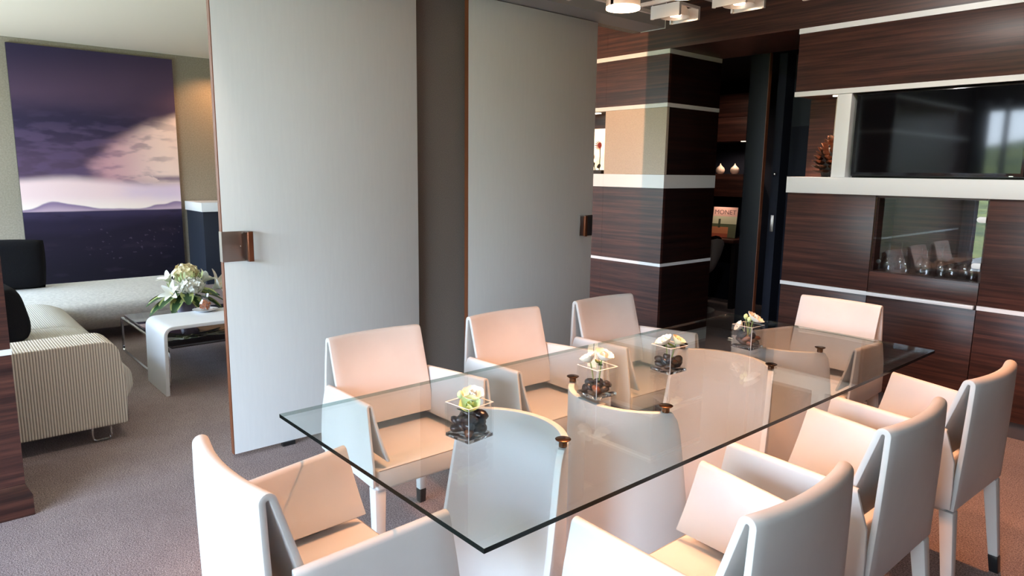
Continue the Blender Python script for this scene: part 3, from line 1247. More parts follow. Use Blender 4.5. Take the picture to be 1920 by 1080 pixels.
def make_chair():
    t = thing('dining_chair', (0, 0, 0), '', 'chair', 'white leather dining chairs round the table')
    mk('backrest', backrest_bm(), 'leather', t, bev=.003, angle=50, world=False)
    for s in (-1, 1):
        mk('armrest', arm_bm(s), 'leather', t, bev=.003, angle=50, world=False)
    bm = new_bm()
    pts = [(-.235, -.232), (.198, -.250), (.198, .250), (-.235, .232)]
    prism(bm, pts, 'z', .372, .452)
    seat = mk('seat', bm, 'leather', t, bev=.010, seg=3, world=False)
    bm = new_bm()
    tube(bm, [(.1965, -.243, .4475), (.1965, .243, .4475)], .0016, 6)
    mk('seam', bm, 'seam', seat, world=False)
    for s in (-1, 1):
        for (xt, yt, xb, yb) in ((.168, .235, .186, .245), (-.238, .212, -.283, .238)):
            zc = .068
            u = zc / .378
            xm, ym = xb + (xt - xb) * u, yb + (yt - yb) * u
            wm = .031 + (.046 - .031) * u
            lg = mk('leg', leg_bm(xt, s * yt, xm, s * ym, .046, wm, zc, .378), 'leather', t, bev=.005, world=False)
            mk('foot_cap', leg_bm(xm, s * ym, xb, s * yb, wm + .001, .031, 0, zc), 'foot_black', lg, bev=.003, world=False)
    return t


chair0 = make_chair()
CH = [(-2.236, 1.417, -.012, 'white leather dining chair on the sliding panel side, nearest the front'),
      (-2.218, 2.104, -.022, 'white leather dining chair in the middle of the sliding panel side'),
      (-2.185, 2.770, -.052, 'white leather dining chair on the panel side, nearest the dark pillar'),
      (-.895, 1.396, 3.130, 'white leather dining chair on the right side, nearest the camera, seen from behind'),
      (-.921, 2.107, 3.140, 'white leather dining chair seen from behind, middle of the right row'),
      (-.914, 2.807, 3.108, 'white leather dining chair seen from behind, nearest the cabinets'),
      (-1.546, .755, 1.577, 'white leather dining chair at the near end of the table'),
      (-1.600, 3.491, -1.562, 'white leather dining chair at the far end, before the wooden cabinets')]
for i, (x, y, rz, lab) in enumerate(CH):
    c = chair0 if i == 0 else copy_tree(chair0)
    c.location = (x, y, 0)
    c.rotation_euler = (0, 0, rz)
    c['label'] = lab

# ------------------------------------------------------------------ cube vases with pebbles and blossoms
def cube_vase_bm(s=.1, h=.103, w=.004):
    bm = new_bm()
    o = s / 2
    a = o - w
    def ring(r, z):
        return [bm.verts.new(p) for p in ((-r, -r, z), (r, -r, z), (r, r, z), (-r, r, z))]
    r0, r1, r2, r3 = ring(o, 0), ring(o, h), ring(a, h), ring(a, .010)
    bm.faces.new(r0[::-1])
    for p, q in ((r0, r1), (r1, r2), (r2, r3)):
        for i in range(4):
            bm.faces.new((p[i], p[(i + 1) % 4], q[(i + 1) % 4], q[i]))
    bm.faces.new(r3)
    return bm


def pebble_mesh(seed, mi):
    rnd = random.Random(seed)
    bm = new_bm()
    bmesh.ops.create_icosphere(bm, subdivisions=2, radius=1)
    sx, sy, sz = 1, rnd.uniform(.65, .85), rnd.uniform(.45, .62)
    for v in bm.verts:
        n = noise.noise(v.co * 1.1 + Vector((seed * 3.1, 0, 0))) * .16
        v.co = Vector((v.co.x * sx, v.co.y * sy, v.co.z * sz)) * (1 + n)
    return mesh_of(bm, 'pebble_%d' % mi, 'pebble', 180)


PEB = [[pebble_mesh(10 * mi + k, mi) for k in range(3)] for mi in range(5)]
vase_specs = [
    ((-1.514, 1.165), 6, 'first', [0, 0, 1, 0, 0, 1, 0, 3, 0, 0, 1, 0, 0, 0, 1, 0, 0, 0, 0, 1, 0, 0], .070, 'nearest the front corner of the table'),
    ((-1.540, 1.738), -4, 'second', [0, 1, 1, 0, 2, 1, 3, 1, 0, 0, 2, 1], .046, 'second from the front of the table'),
    ((-1.563, 2.176), -4, 'third', [2, 2, 1, 2, 2, 1, 2, 2, 1, 2, 2, 1, 2, 1], .058, 'third from the front of the table'),
    ((-1.566, 2.752), -2, 'fourth', [1, 2, 1, 3, 4, 2, 1, 4, 3, 1, 2, 1, 4, 3, 2, 1], .070, 'nearest the far end of the table'),
]
petal_me = {c: mesh_of(petal_bm(.040, .042, .45, .35, 6, 6), 'petal_' + c, 'petal') for c in ('white', 'cream', 'lime')}
center_bm = new_bm()
bmesh.ops.create_icosphere(center_bm, subdivisions=2, radius=.006)
center_me = mesh_of(center_bm, 'petal_cream', 'stamen', 180)
leafs_me = mesh_of(petal_bm(.04, .02, .25, .3, 6, 4), 'leaf_green', 'leaf')
bud_bm = new_bm()
lathe(bud_bm, [(0, 0), (.006, .002), (.010, .010), (.009, .018), (.004, .025), (0, .026)], 12)
bud_me = mesh_of(bud_bm, 'petal_lime', 'bud', 180)


def blossom(root_loc, head, tilt, color, label, group, n=6, sc=1.0, openness=.8, az=0, leaf=True):
    o = thing('blossom', root_loc, label, 'flower', group)
    R = Vector(root_loc)
    h = Vector(head) - R - Vector((0, 0, .008))
    bm = new_bm()
    tube(bm, [(0, 0, 0), tuple(h * .5 + Vector((0, 0, .006))), tuple(h)], .0022, 6)
    mk('stem', bm, 'stem_green', o, world=False)
    base = Matrix.Rotation(az, 4, 'Z') @ Matrix.Rotation(tilt, 4, 'Y')
    for ring_, (cnt, op, s2) in enumerate(((n, openness, 1.0), (4, openness * .45 + .02, .72))):
        for k in range(cnt):
            a = 2 * PI * (k + .5 * ring_) / cnt
            mtx = Matrix.Translation(h) @ base @ Matrix.Rotation(a, 4, 'Z') @ Matrix.Rotation(-(PI / 2 - op * 1.5), 4, 'Y') @ Matrix.Scale(sc * s2, 4)
            p_ = place('petal', petal_me[color], o, (0, 0, 0), (0, 0, 0))
            p_.matrix_local = mtx
    c_ = place('stamen', center_me, o, (0, 0, 0), (0, 0, 0))
    c_.matrix_local = Matrix.Translation(h) @ base @ Matrix.Translation((0, 0, .008 * sc))
    if leaf:
        for k in range(2):
            l_ = place('leaf', leafs_me, o, (0, 0, 0), (0, 0, 0))
            l_.matrix_local = Matrix.Translation(h * .82) @ Matrix.Rotation(az + PI * .8 + 2.4 * k, 4, 'Z') @ Matrix.Rotation(.1, 4, 'Y')
    return o


def bud(root_loc, head, label, group):
    o = thing('flower_bud', root_loc, label, 'flower', group)
    h = Vector(head) - Vector(root_loc)
    bm = new_bm()
    tube(bm, [(0, 0, 0), tuple(h * .5 + Vector((.002, 0, .004))), tuple(h)], .0018, 6)
    mk('stem', bm, 'stem_green', o, world=False)
    place('bud', bud_me, o, h, (0.2, .2, 0))
    return o


for vi, ((vx, vy), rot, nm, cols, fill, where) in enumerate(vase_specs):
    rz = math.radians(rot)
    v = mk('cube_vase', cube_vase_bm(), ['glass_clear', 'glass_rim'], bev=.0011, seg=1)
    for p in v.data.polygons:
        xs = [v.data.vertices[i].co for i in p.vertices]
        ext = sorted(max(c[k] for c in xs) - min(c[k] for c in xs) for k in range(3))
        if ext[1] < .0045 and min(max(abs(c.x), abs(c.y)) for c in xs) > .0455:
            p.material_index = 1
    bm = new_bm()
    box(bm, -.0485, .0485, -.0485, .0485, .0006, .0112)
    mk('base', bm, 'glass_solid', v, bev=.002, world=False)
    v.location = (vx, vy, TZ)
    v.rotation_euler = (0, 0, rz)
    tag(v, 'clear glass cube vase with pebbles, ' + where, 'vase', 'cube vases along the glass table')
    rnd = random.Random(vi + 3)
    n = len(cols)
    big = 1.12
    rad = [rnd.uniform(.0165, .0215) * big for _ in cols]
    pos = [Vector((rnd.uniform(-.025, .025), rnd.uniform(-.025, .025), .015 + fill * (k + .5) / n)) for k in range(n)]
    for it in range(260):                      # settle the pebbles: push apart, sink, keep inside the vase
        for i in range(n):
            pos[i].z -= .0006
            for j in range(i):
                d = pos[i] - pos[j]
                d.z *= 1.5
                need = (rad[i] + rad[j]) * .70
                L = d.length
                if L < need:
                    d = d / max(L, 1e-5) * (need - L) * .5
                    d.z /= 1.5
                    pos[i] += d
                    pos[j] -= d
        for i in range(n):
            lim = .0445 - rad[i] * .92
            pos[i].x = min(lim, max(-lim, pos[i].x))
            pos[i].y = min(lim, max(-lim, pos[i].y))
            pos[i].z = max(.0115 + rad[i] * .6, pos[i].z)
    for k, mi in enumerate(cols):
        best, r = pos[k], rad[k]
        cr, sr = math.cos(rz), math.sin(rz)
        o = place('pebble', PEB[mi][k % 3], None, (vx + best.x * cr - best.y * sr, vy + best.x * sr + best.y * cr, TZ + best.z),
                  (rnd.uniform(-.6, .6), rnd.uniform(-.6, .6), rnd.uniform(0, 6.28)), r)
        cn = ['black', 'dark grey', 'dark brown', 'copper brown', 'reddish brown'][mi]
        tag(o, 'polished %s pebble in the cube vase %s' % (cn, where), 'pebble', 'pebbles in the %s cube vase' % nm)

GZ = TZ + .02
fg = 'white blossoms in the cube vases'


def bl(vi, dx, dy, dz, tilt, az, color, label, **k):
    (vx, vy) = vase_specs[vi][0]
    return blossom((vx + dx * .4, vy + dy * .4, TZ + vase_specs[vi][4] * .7), (vx + dx, vy + dy, TZ + dz), tilt, color, label, fg, az=az, **k)


bl(0, .012, -.006, .092, .5, -.8, 'lime', 'pale lime green blossom at the front of the first cube vase', sc=1.05, openness=.85)
bl(0, -.010, .020, .112, .35, -.6, 'white', 'white blossom at the back of the first cube vase', sc=1.05, openness=.9)
bud((vase_specs[0][0][0] - .01, vase_specs[0][0][1] - .01, TZ + .045), (vase_specs[0][0][0] - .026, vase_specs[0][0][1] - .012, TZ + .108), 'round green bud rising from the first cube vase', fg)
bl(1, -.022, -.012, .118, .5, -2.4, 'white', 'white blossom leaning left over the second cube vase', sc=1.0, openness=.8, leaf=False)
bl(1, .004, .016, .128, .4, .3, 'white', 'upper white blossom over the second cube vase', sc=1.15, openness=.85)
bl(2, -.012, -.006, .110, .5, -2.2, 'white', 'white blossom on the left over the third cube vase', sc=1.1, openness=.9)
bl(2, .014, .020, .112, .5, .5, 'cream', 'cream yellow blossom on the right over the third cube vase', sc=1.0, openness=.8)
bl(3, .010, .018, .125, .55, .4, 'white', 'wide white blossom on the right over the fourth cube vase', sc=1.2, openness=.95, leaf=False)
bl(3, -.022, -.012, .092, 1.0, -2.3, 'white', 'drooping white blossom on the left of the fourth cube vase', sc=.9, openness=.8, leaf=False)
for dx, dy, dz, lb in ((-.016, .0, .125, 'tall yellow-green bud over the fourth cube vase'), (-.002, .006, .112, 'lower yellow-green bud over the fourth cube vase')):
    vx, vy = vase_specs[3][0]
    bud((vx, vy, TZ + .05), (vx + dx, vy + dy, TZ + dz), lb, fg)

# little tumbler behind the second vase
bm = new_bm()
lathe(bm, [(0, 0), (.018, 0), (.021, .06), (.019, .06), (.0165, .004), (0, .004)], 20)
o = mk('tumbler', bm, 'glass_clear')
o.location = (-1.742, 1.985, TZ)
tag(o, 'small clear glass tumbler behind the second cube vase', 'glass')

# ------------------------------------------------------------------ pendant lamp over the table
LZ = 2.045
lamp = thing('pendant_lamp', (-1.45, 2.0, LZ), 'metal pendant lamp with square frames and round bulbs above the table', 'lamp')


def sq_frame(cx, cy_, s=.062, h=.045, z=LZ):
    bm = new_bm()
    t = .004
    box(bm, cx - s, cx + s, cy_ - s, cy_ - s + t, z, z + h)
    box(bm, cx - s, cx + s, cy_ + s - t, cy_ + s, z, z + h)
    for sx in (cx - s, cx + s - .007):
        box(bm, sx, sx + .007, cy_ - s + t, cy_ + s - t, z + h - .010, z + h)
        for sy in (cy_ - s + t, cy_ + s - t - .007):
            box(bm, sx, sx + .007, sy, sy + .007, z, z + h - .010)
    return bm


cells = [(-1.60, 2.16), (-1.345, 2.16), (-1.09, 2.16), (-1.60, 1.62), (-1.345, 1.62)]
for (cx, cy_) in cells:
    fr = mk('square_frame', sq_frame(cx, cy_), 'aluminium', lamp)
    bm = new_bm()
    lathe(bm, [(.052, 0.004), (.050, .018), (.040, .036), (.022, .050), (.010, .056), (0, .057)], 28, (cx, cy_, LZ + .004), close=False)
    bmesh.ops.solidify(bm, geom=bm.faces[:], thickness=.0015)
    mk('reflector', bm, 'aluminium', fr)
    bm = new_bm()
    lathe(bm, [(0, .0), (.018, .0), (.022, .006), (.018, .012), (0, .012)], 20, (cx, cy_, LZ + .012))
    mk('bulb', bm, 'lamp_ring', fr)
for (cx, cy_) in ((-1.645, 1.925), (-1.39, 1.92)):
    bm = new_bm()
    lathe(bm, [(.058, .0), (.058, .03), (.045, .045), (.02, .052), (0, .053)], 30, (cx, cy_, LZ + .012), close=False)
    bmesh.ops.solidify(bm, geom=bm.faces[:], thickness=.002)
    hd = mk('round_head', bm, 'aluminium', lamp)
    bm = new_bm()
    lathe(bm, [(.044, .0), (.058, -.003), (.058, .004), (.044, .007)], 30, (cx, cy_, LZ + .010), close=False)
    mk('glow_ring', bm, 'lamp_ring', hd)
    bm = new_bm()
    lathe(bm, [(0, .022), (.044, .006)], 30, (cx, cy_, LZ + .010), close=False)
    mk('reflector', bm, 'chrome', hd)
for y_ in (1.77, 2.025):
    pbox('rail', 'aluminium', lamp, -1.76, -1.0, y_ - .006, y_ + .006, LZ + .03, LZ + .042)
for x_ in (-1.735, -1.47, -1.22):
    pbox('rail', 'aluminium', lamp, x_ - .006, x_ + .006, 1.55, 2.23, LZ + .046, LZ + .058)
for (x_, y_) in ((-1.735, 1.6), (-1.22, 1.6), (-1.735, 2.2), (-1.22, 2.2)):
    bm = new_bm()
    tube(bm, [(x_, y_, LZ + .05), (x_, y_, 2.9)], .0015, 6)
    mk('cable', bm, 'chrome', lamp)
for x_ in (-1.9, -.6):
    spot('added_wall_fill', (x_, 2.9, 2.86), (x_ + .1, 4.72, 1.35), 75, (1, .93, .88), 110, 1.0, .05)  # added fill without a fixture, brightens the cabinet wall
LAMP_W = 60
for (x_, y_) in ((-1.60, 2.16), (-1.345, 2.16), (-1.60, 1.62), (-1.345, 1.62), (-1.645, 1.925), (-1.39, 1.92)):
    spot('table_spot', (x_, y_, LZ - .004), (x_ + (x_ + 1.5) * .6, y_ + (y_ - 2.0) * 1.6, 0), LAMP_W, WARM, 80, .5, .03)

spot('added_floor_spot', (-1.05, 3.35, 2.86), (-.80, 3.65, 0), 260, (1.0, .36, .13), 62, .5, .03)  # added warm spot without a fixture, makes the orange patch on the floor

spot('added_sofa_fill', (-3.0, .85, 2.86), (-4.2, .50, .25), 70, (1, .84, .70), 58, 1.0, .05)  # added fill from the dining side, lifts the sofa arm
spot('added_bedroom_fill', (-3.9, 6.0, 2.46), (-4.4, 7.0, 1.6), 26, (1, .74, .56), 70, .8, .03)  # added fill to bring the bedroom cabinet and shelf out of black

# ------------------------------------------------------------------ lounge: art, sofa, tables
# wall picture: a printed canvas of a dusk landscape (colour stored per point of the print)
def smooth(a, b, x):
    t = min(1, max(0, (x - a) / (b - a)))
    return t * t * (3 - 2 * t)


def lerp3(a, b, t):
    return tuple(x + (y - x) * t for x, y in zip(a, b))


def srgb(r, g_, b_):
    f = lambda c: (c / 255 / 12.92) if c / 255 <= .04045 else ((c / 255 + .055) / 1.055) ** 2.4
    return (f(r), f(g_), f(b_))


def fbm(x, y, o=5, s=0):
    v, a = 0, .5
    for i in range(o):
        v += a * noise.noise(Vector((x, y, s + i * 7.1)))
        x, y, a = x * 2.03, y * 2.03, a * .5
    return v


def art_color(u, w):
    """u left to right, w top to bottom, both 0..1 over the visible print"""
    n1 = fbm(u * 2.2, w * 9, 5, 1.3)
    n2 = fbm(u * 5, w * 26, 4, 8.1)
    if w < .70:
        top = lerp3(srgb(52, 46, 74), srgb(88, 70, 96), smooth(0, .22, w + .1 * u))
        cl = lerp3(top, srgb(48, 44, 72), smooth(.18, .30, w + .05 * n1) * (1 - smooth(.30, .52, w - .0 * u)) * .9)
        c = lerp3(cl, srgb(104, 86, 122), smooth(.02, .3, n2 + .12) * smooth(.22, .4, w) * .55)
        # slanting light on the right
        edge = .46 - .22 * u ** 1.3 + .05 * n1
        beam = smooth(edge, edge + .07, w) * smooth(.38, .66, u + .35 * n1) * (1 - .35 * smooth(.52, .6, w))
        beam *= 1 - .45 * smooth(.0, .25, n2) * (1 - smooth(.8, 1, u) * .5)
        c = lerp3(c, lerp3(srgb(214, 166, 178), srgb(255, 232, 226), smooth(.5, .95, u)), beam * .95)
        # pale horizon band
        lo = .545 - .015 * math.sin(u * 5) + .02 * n1
        hz = smooth(lo, lo + .045, w)
        pale = lerp3(srgb(250, 222, 226), srgb(226, 208, 232), smooth(.5, .95, u + .3 * n1))
        pale = lerp3(pale, srgb(255, 240, 234), smooth(.62, .69, w))
        c = lerp3(c, pale, hz)
        if .535 < w < .575 and .79 < u + .3 * n2:
            c = lerp3(c, srgb(110, 92, 124), .8 * (1 - abs(w - .553) / .02) if abs(w - .553) < .02 else 0)
        m1 = .690 - .034 * math.exp(-((u - .17) / .10) ** 2) - .016 * math.exp(-((u - .32) / .10) ** 2) - .030 * math.exp(-((u - .97) / .09) ** 2) - .012 * math.exp(-((u - .83) / .06) ** 2) + .006 * n2
        c = lerp3(c, lerp3(srgb(142, 122, 156), srgb(196, 172, 190), smooth(m1, .70, w)), smooth(m1 - .003, m1 + .003, w))
        c = lerp3(c, srgb(56, 49, 78), smooth(.6945, .70, w + .003 * n1))
    else:
        d = w - .70
        c = lerp3(srgb(56, 49, 78), srgb(38, 32, 54), smooth(0, .05, d + .02 * n2))
        ridge = .075 - .045 * smooth(.3, .95, u) + .02 * n1
        c = lerp3(c, srgb(30, 25, 42), smooth(ridge, ridge + .04, d))
        c = lerp3(c, srgb(20, 17, 30), smooth(.12, .30, d))
        c = lerp3(c, srgb(42, 34, 50), .5 * smooth(.12, .3, n2))
        sp = noise.noise(Vector((u * 46, w * 90, 3)))
        if .08 < d < .22 and u > .35 and sp > .52:
            c = lerp3(c, srgb(80, 72, 92), .6)
    return c


AY0, AY1, AZ0, AZ1 = 1.040, 2.797, .01, 2.872
bm = new_bm()
cl_ = bm.loops.layers.float_color.new('print')
NA, NB = 210, 330
ZV = .16
g_ = [[bm.verts.new((-9.9585, AY0 + (AY1 - AY0) * i / NA, AZ1 - (AZ1 - AZ0) * j / NB)) for i in range(NA + 1)] for j in range(NB + 1)]
gc = [[(*art_color(i / NA, j / NB * (AZ1 - AZ0) / (AZ1 - ZV) * .985), 1) for i in range(NA + 1)] for j in range(NB + 1)]
for j in range(NB):
    for i in range(NA):
        f = bm.faces.new((g_[j][i], g_[j + 1][i], g_[j + 1][i + 1], g_[j][i + 1]))
        for l, (jj, ii) in zip(f.loops, ((j, i), (j + 1, i), (j + 1, i + 1), (j, i + 1))):
            l[cl_] = gc[jj][ii]
ma = mat('art_print', (.5, .5, .5), .7, spec=.2)
at = nd(ma, 'ShaderNodeVertexColor', layer_name='print')
lk(ma, at.outputs['Color'], ma.node_tree.nodes['Principled BSDF'].inputs['Base Color'])
art = thing('wall_picture', (-9.98, (AY0 + AY1) / 2, AZ0), 'tall frameless picture of a purple dusk landscape on the lounge wall', 'picture')
me = bpy.data.meshes.new('print')
bm.to_mesh(me)
bm.free()
me.materials.append(ma)
o = bpy.data.objects.new('print', me)
COL.objects.link(o)
o.parent = art
me.transform(Matrix.Translation(-art.location))
pbox('canvas', 'dark_edge', art, -9.999, -9.96, AY0, AY1, AZ0, AZ1)

# side cabinet beyond the sliding panel
sbcab = thing('side_cabinet', (-9.5, 3.4, 0), 'tall dark cabinet with white top against the lounge wall', 'cabinet')
pbox('body', 'navy_light', sbcab, -9.97, -9.30, 2.865, 4.2, 0, .935, bev=.003)
pbox('top', 'white_lacquer', sbcab, -9.97, -9.28, 2.845, 4.22, .94, 1.055, bev=.003)

# sofa
sofa = thing('corner_sofa', (-5.6, .4, 0), 'cream ribbed corner sofa with a long chaise below the picture', 'sofa')


def profile_x(name, pts, x0, x1, material, bev, seg=4, parent=sofa, ang=20):
    bm = new_bm()
    prism(bm, pts, 'x', x0, x1)
    return mk(name, bm, material, parent, bev=bev, seg=seg, angle=ang, smooth=60)


def round_poly(pts, rads, n=5):
    out = []
    N = len(pts)
    for i in range(N):
        p, a, c = Vector(pts[i]), Vector(pts[i - 1]), Vector(pts[(i + 1) % N])
        r = rads[i]
        if r <= 0:
            out.append(tuple(p))
            continue
        s, e_ = p + (a - p).normalized() * r, p + (c - p).normalized() * r
        for k in range(n + 1):
            t = k / n
            q = (1 - t) ** 2 * s + 2 * t * (1 - t) * p + t * t * e_
            out.append(tuple(q))
    return out


bm = new_bm()
prism(bm, round_poly([(-.5, .095), (.822, .095), (.832, .30), (.800, .568), (-.5, .568)], [.01, .015, .08, .085, .01], 6), 'x', -4.46, -4.18)
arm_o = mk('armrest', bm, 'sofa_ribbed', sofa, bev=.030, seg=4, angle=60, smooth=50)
for (x0, x1) in ((-5.575, -4.462), (-6.62, -5.585)):
    bm = new_bm()
    prism(bm, round_poly([(-.35, .10), (.84, .10), (.925, .20), (.915, .33), (.78, .405), (-.35, .405)], [.02, .05, .05, .05, .09, .02], 5), 'x', x0, x1)
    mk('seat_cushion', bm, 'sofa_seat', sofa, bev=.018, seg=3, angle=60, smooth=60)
bm = new_bm()
prism(bm, round_poly([(-7.52, .095), (-6.80, .095), (-6.655, .20), (-6.64, .34), (-6.90, .43), (-7.52, .43)], [.02, .06, .06, .06, .18, .04], 6), 'y', -.30, 1.90)
mk('chaise', bm, 'sofa_weave', sofa, bev=.05, seg=5, angle=60, smooth=60)
pbox('backrest', 'sofa_weave', sofa, -6.6, -4.2, -.55, -.36, .10, .78, bev=.04, seg=4)
pbox('backrest', 'sofa_weave', sofa, -7.68, -7.50, -.30, .865, .10, .64, bev=.03, seg=4)
for yy in (-.2, .70):
    bm = new_bm()
    tube(bm, fillet([(-4.24, yy + .045, .10), (-4.24, yy + .045, .007), (-4.24, yy - .045, .007), (-4.24, yy - .045, .10)], .02), .006, 8)
    mk('foot', bm, 'chrome', sofa)
for (xx, yy) in ((-6.9, 1.7), (-7.3, 1.7), (-6.9, -.1), (-7.3, -.1)):
    bm = new_bm()
    tube(bm, [(xx, yy, 0), (xx, yy, .10)], .014, 8)
    mk('foot', bm, 'chrome', sofa)


def cushion(name, loc, rot, w, h, t, label):
    bm = new_bm()
    n = 14
    for sgn in (1, -1):
        rows = []
        for j in range(n + 1):
            row = []
            for i in range(n + 1):
                u, v = i / n * 2 - 1, j / n * 2 - 1
                th = (max(0, 1 - u ** 4) * max(0, 1 - v ** 4)) ** .42
                pin = 1 - .05 * (u * u * v * v)
                row.append(bm.verts.new((u * w / 2 * pin, sgn * t / 2 * th, v * h / 2 * pin + h / 2)))
            rows.append(row)
        for j in range(n):
            for i in range(n):
                bm.faces.new((rows[j][i], rows[j][i + 1], rows[j + 1][i + 1], rows[j + 1][i]))
    bmesh.ops.remove_doubles(bm, verts=bm.verts, dist=.0008)
    o = mk(name, bm, 'black_fabric', smooth=70)
    o.location = loc
    o.rotation_euler = rot
    tag(o, label, 'cushion', 'black cushions on the sofa')
    return o


cushion('cushion', (-7.33, .64, .428), (0, math.radians(2), math.radians(92)), .50, .44, .17, 'black square cushion leaning at the corner of the sofa, before the picture')
cushion('cushion', (-5.34, .405, .402), (math.radians(12), 0, math.radians(6)), .56, .37, .27, 'black plump cushion on the sofa seat near the dark pillar')

# chrome and dark glass coffee table
ct = thing('coffee_table', (-5.6, 1.6, 0), 'low coffee table with dark glass top and chrome tube frame', 'table')
for yy in (1.245, 2.15):
    bm = new_bm()
    loop = fillet([(-5.6, yy, .010), (-6.27, yy, .010), (-6.27, yy, .286), (-4.95, yy, .286), (-4.95, yy, .010), (-5.6, yy, .010)], .05)
    tube(bm, loop, .011, 10)
    mk('frame', bm, 'chrome', ct)
pbox('top', 'dark_glass_top', ct, -6.22, -4.90, 1.255, 2.14, .296, .314, bev=.003)

# white bench-like side table
bt_ = thing('bent_side_table', (-5.04, 1.7, 0), 'white bent side table standing over the dark glass table', 'table')
bm = new_bm()
prof = fillet([(0, 1.182, .0), (0, 1.192, .466), (0, 2.40, .466), (0, 2.41, .0)], .07, 7)
pr2 = [(p.y, p.z) for p in prof]
th = .024
cn = [Vector(p) for p in pr2]
inn = []
for i in range(len(cn)):
    d1 = (cn[i] - cn[i - 1]).normalized() if i else None
    d2 = (cn[i + 1] - cn[i]).normalized() if i < len(cn) - 1 else None
    d = d1 if d2 is None else d2 if d1 is None else (d1 + d2).normalized()
    inn.append(cn[i] + Vector((d.y, -d.x)) * th)
bm.free()
bm = loft([[(-5.272, p.x, p.y) for p in cn], [(-4.815, p.x, p.y) for p in cn]], [[(-5.272, p.x, p.y) for p in inn], [(-4.815, p.x, p.y) for p in inn]])
mk('bent_sheet', bm, 'white_lacquer', bt_, bev=.004, seg=2, angle=50)

# saucer, sweet jar and spoon
SZ = .466
sa = mk('saucer', (lambda b: (lathe(b, [(0, .004), (.05, .004), (.085, .014), (.088, .014), (.055, .0), (0, 0)], 32), b)[1])(new_bm()), 'porcelain')
sa.location = (-5.225, 1.585, SZ)
tag(sa, 'small white saucer under the sweet jar on the white side table', 'saucer')
bm = new_bm()
jp = [(.022, .006), (.030, .012), (.042, .045), (.040, .062), (.024, .085), (.024, .095), (.034, .125)]
lathe(bm, [(0, .006)] + jp + [(r - .002, z) for r, z in reversed(jp)] + [(0, .008)], 24, close=False)
jar = mk('sweet_jar', bm, 'glass_clear')
jar.location = (-5.225, 1.585, SZ)
tag(jar, 'small glass jar of orange sweets on a saucer', 'jar')
bm = new_bm()
rnd = random.Random(5)
for k in range(110):
    zz_ = rnd.uniform(.014, .074)
    rmax = .026 + .012 * math.sin(min(1, (zz_ - .01) / .06) * PI) - (.010 if zz_ > .064 else 0)
    a, r = rnd.uniform(0, 6.28), rmax * math.sqrt(rnd.random())
    mt = Matrix.Translation((r * math.cos(a), r * math.sin(a), zz_)) @ Euler((rnd.random() * 3, rnd.random() * 3, 0)).to_matrix().to_4x4() @ Matrix.Diagonal((1, .75, .6, 1))
    bmesh.ops.create_icosphere(bm, subdivisions=1, radius=.0075, matrix=mt)
cd = mk('sweets', bm, 'candy', kind='stuff')
cd.location = (-5.225, 1.585, SZ + .002)
tag(cd, 'orange and red sweets filling the small glass jar', 'sweets')
bm = new_bm()
tube(bm, [(0, 0, .016), (.05, .005, .018), (.10, 0, .014)], [.002, .002, .004], 8)
sp = mk('teaspoon', bm, 'chrome')
sp.location = (-5.20, 1.63, SZ)
sp.rotation_euler = (0, 0, .9)
tag(sp, 'small metal teaspoon lying on the saucer rim', 'spoon')

# flower arrangement in a lilac vase on the dark glass
VX, VY, VZ = -5.66, 1.575, .314
va = mk('flower_vase', (lambda b: (lathe(b, [(0, 0), (.054, 0), (.056, .01), (.070, .205), (.065, .205), (.050, .012), (0, .012)], 32), b)[1])(new_bm()), 'vase_lilac')
va.location = (VX, VY, VZ)
tag(va, 'lilac tapered vase holding the white bouquet on the coffee table', 'vase')
lily_me = mesh_of(petal_bm(.14, .05, .35, -.45, 7, 4), 'petal_white', 'petal')
lily_st = mesh_of(petal_bm(.07, .006, .2, .3, 4, 1), 'petal_cream', 'stamen')
bleaf = petal_bm(.25, .10, .22, -.30, 9, 6)
for f in bleaf.faces:
    ys = [abs(v.co.y) for v in f.verts]
    f.material_index = 1 if max(ys) > .033 else 0
bleaf_me = mesh_of(bleaf, ['leaf_green', 'leaf_edge'], 'leaf')
floret_bm = new_bm()
for k in range(4):
    pb = petal_bm(.018, .016, .3, .2, 2, 2)
    mm = bpy.data.meshes.new('t')
    pb.to_mesh(mm)
    pb.free()
    mm.transform(Matrix.Rotation(k * PI / 2, 4, 'Z'))
    floret_bm.from_mesh(mm)
    bpy.data.meshes.remove(mm)
top = Vector((VX, VY, VZ + .20))


def lily(dx, dy, dz, az, tilt, label, sc=1.0):
    o = thing('lily', tuple(top - Vector((0, 0, .12))), label, 'flower', 'flowers in the lilac vase')
    h = Vector((dx, dy, dz + .12))
    bm = new_bm()
    tube(bm, [(0, 0, 0), tuple(h * .5), tuple(h)], .004, 6)
    mk('stem', bm, 'leaf_green', o, world=False)
    base = Matrix.Translation(h) @ Matrix.Rotation(az, 4, 'Z') @ Matrix.Rotation(tilt, 4, 'Y')
    for k in range(6):
        p_ = place('petal', lily_me, o, (0, 0, 0), (0, 0, 0))
        p_.matrix_local = base @ Matrix.Rotation(k * PI / 3, 4, 'Z') @ Matrix.Rotation(-(PI / 2 - .30 - .15 * (k % 2)), 4, 'Y') @ Matrix.Scale(sc, 4)
    for k in range(4):
        p_ = place('stamen', lily_st, o, (0, 0, 0), (0, 0, 0))
        p_.matrix_local = base @ Matrix.Rotation(k * PI / 2 + .3, 4, 'Z') @ Matrix.Rotation(-1.3, 4, 'Y') @ Matrix.Scale(sc, 4)
    return o


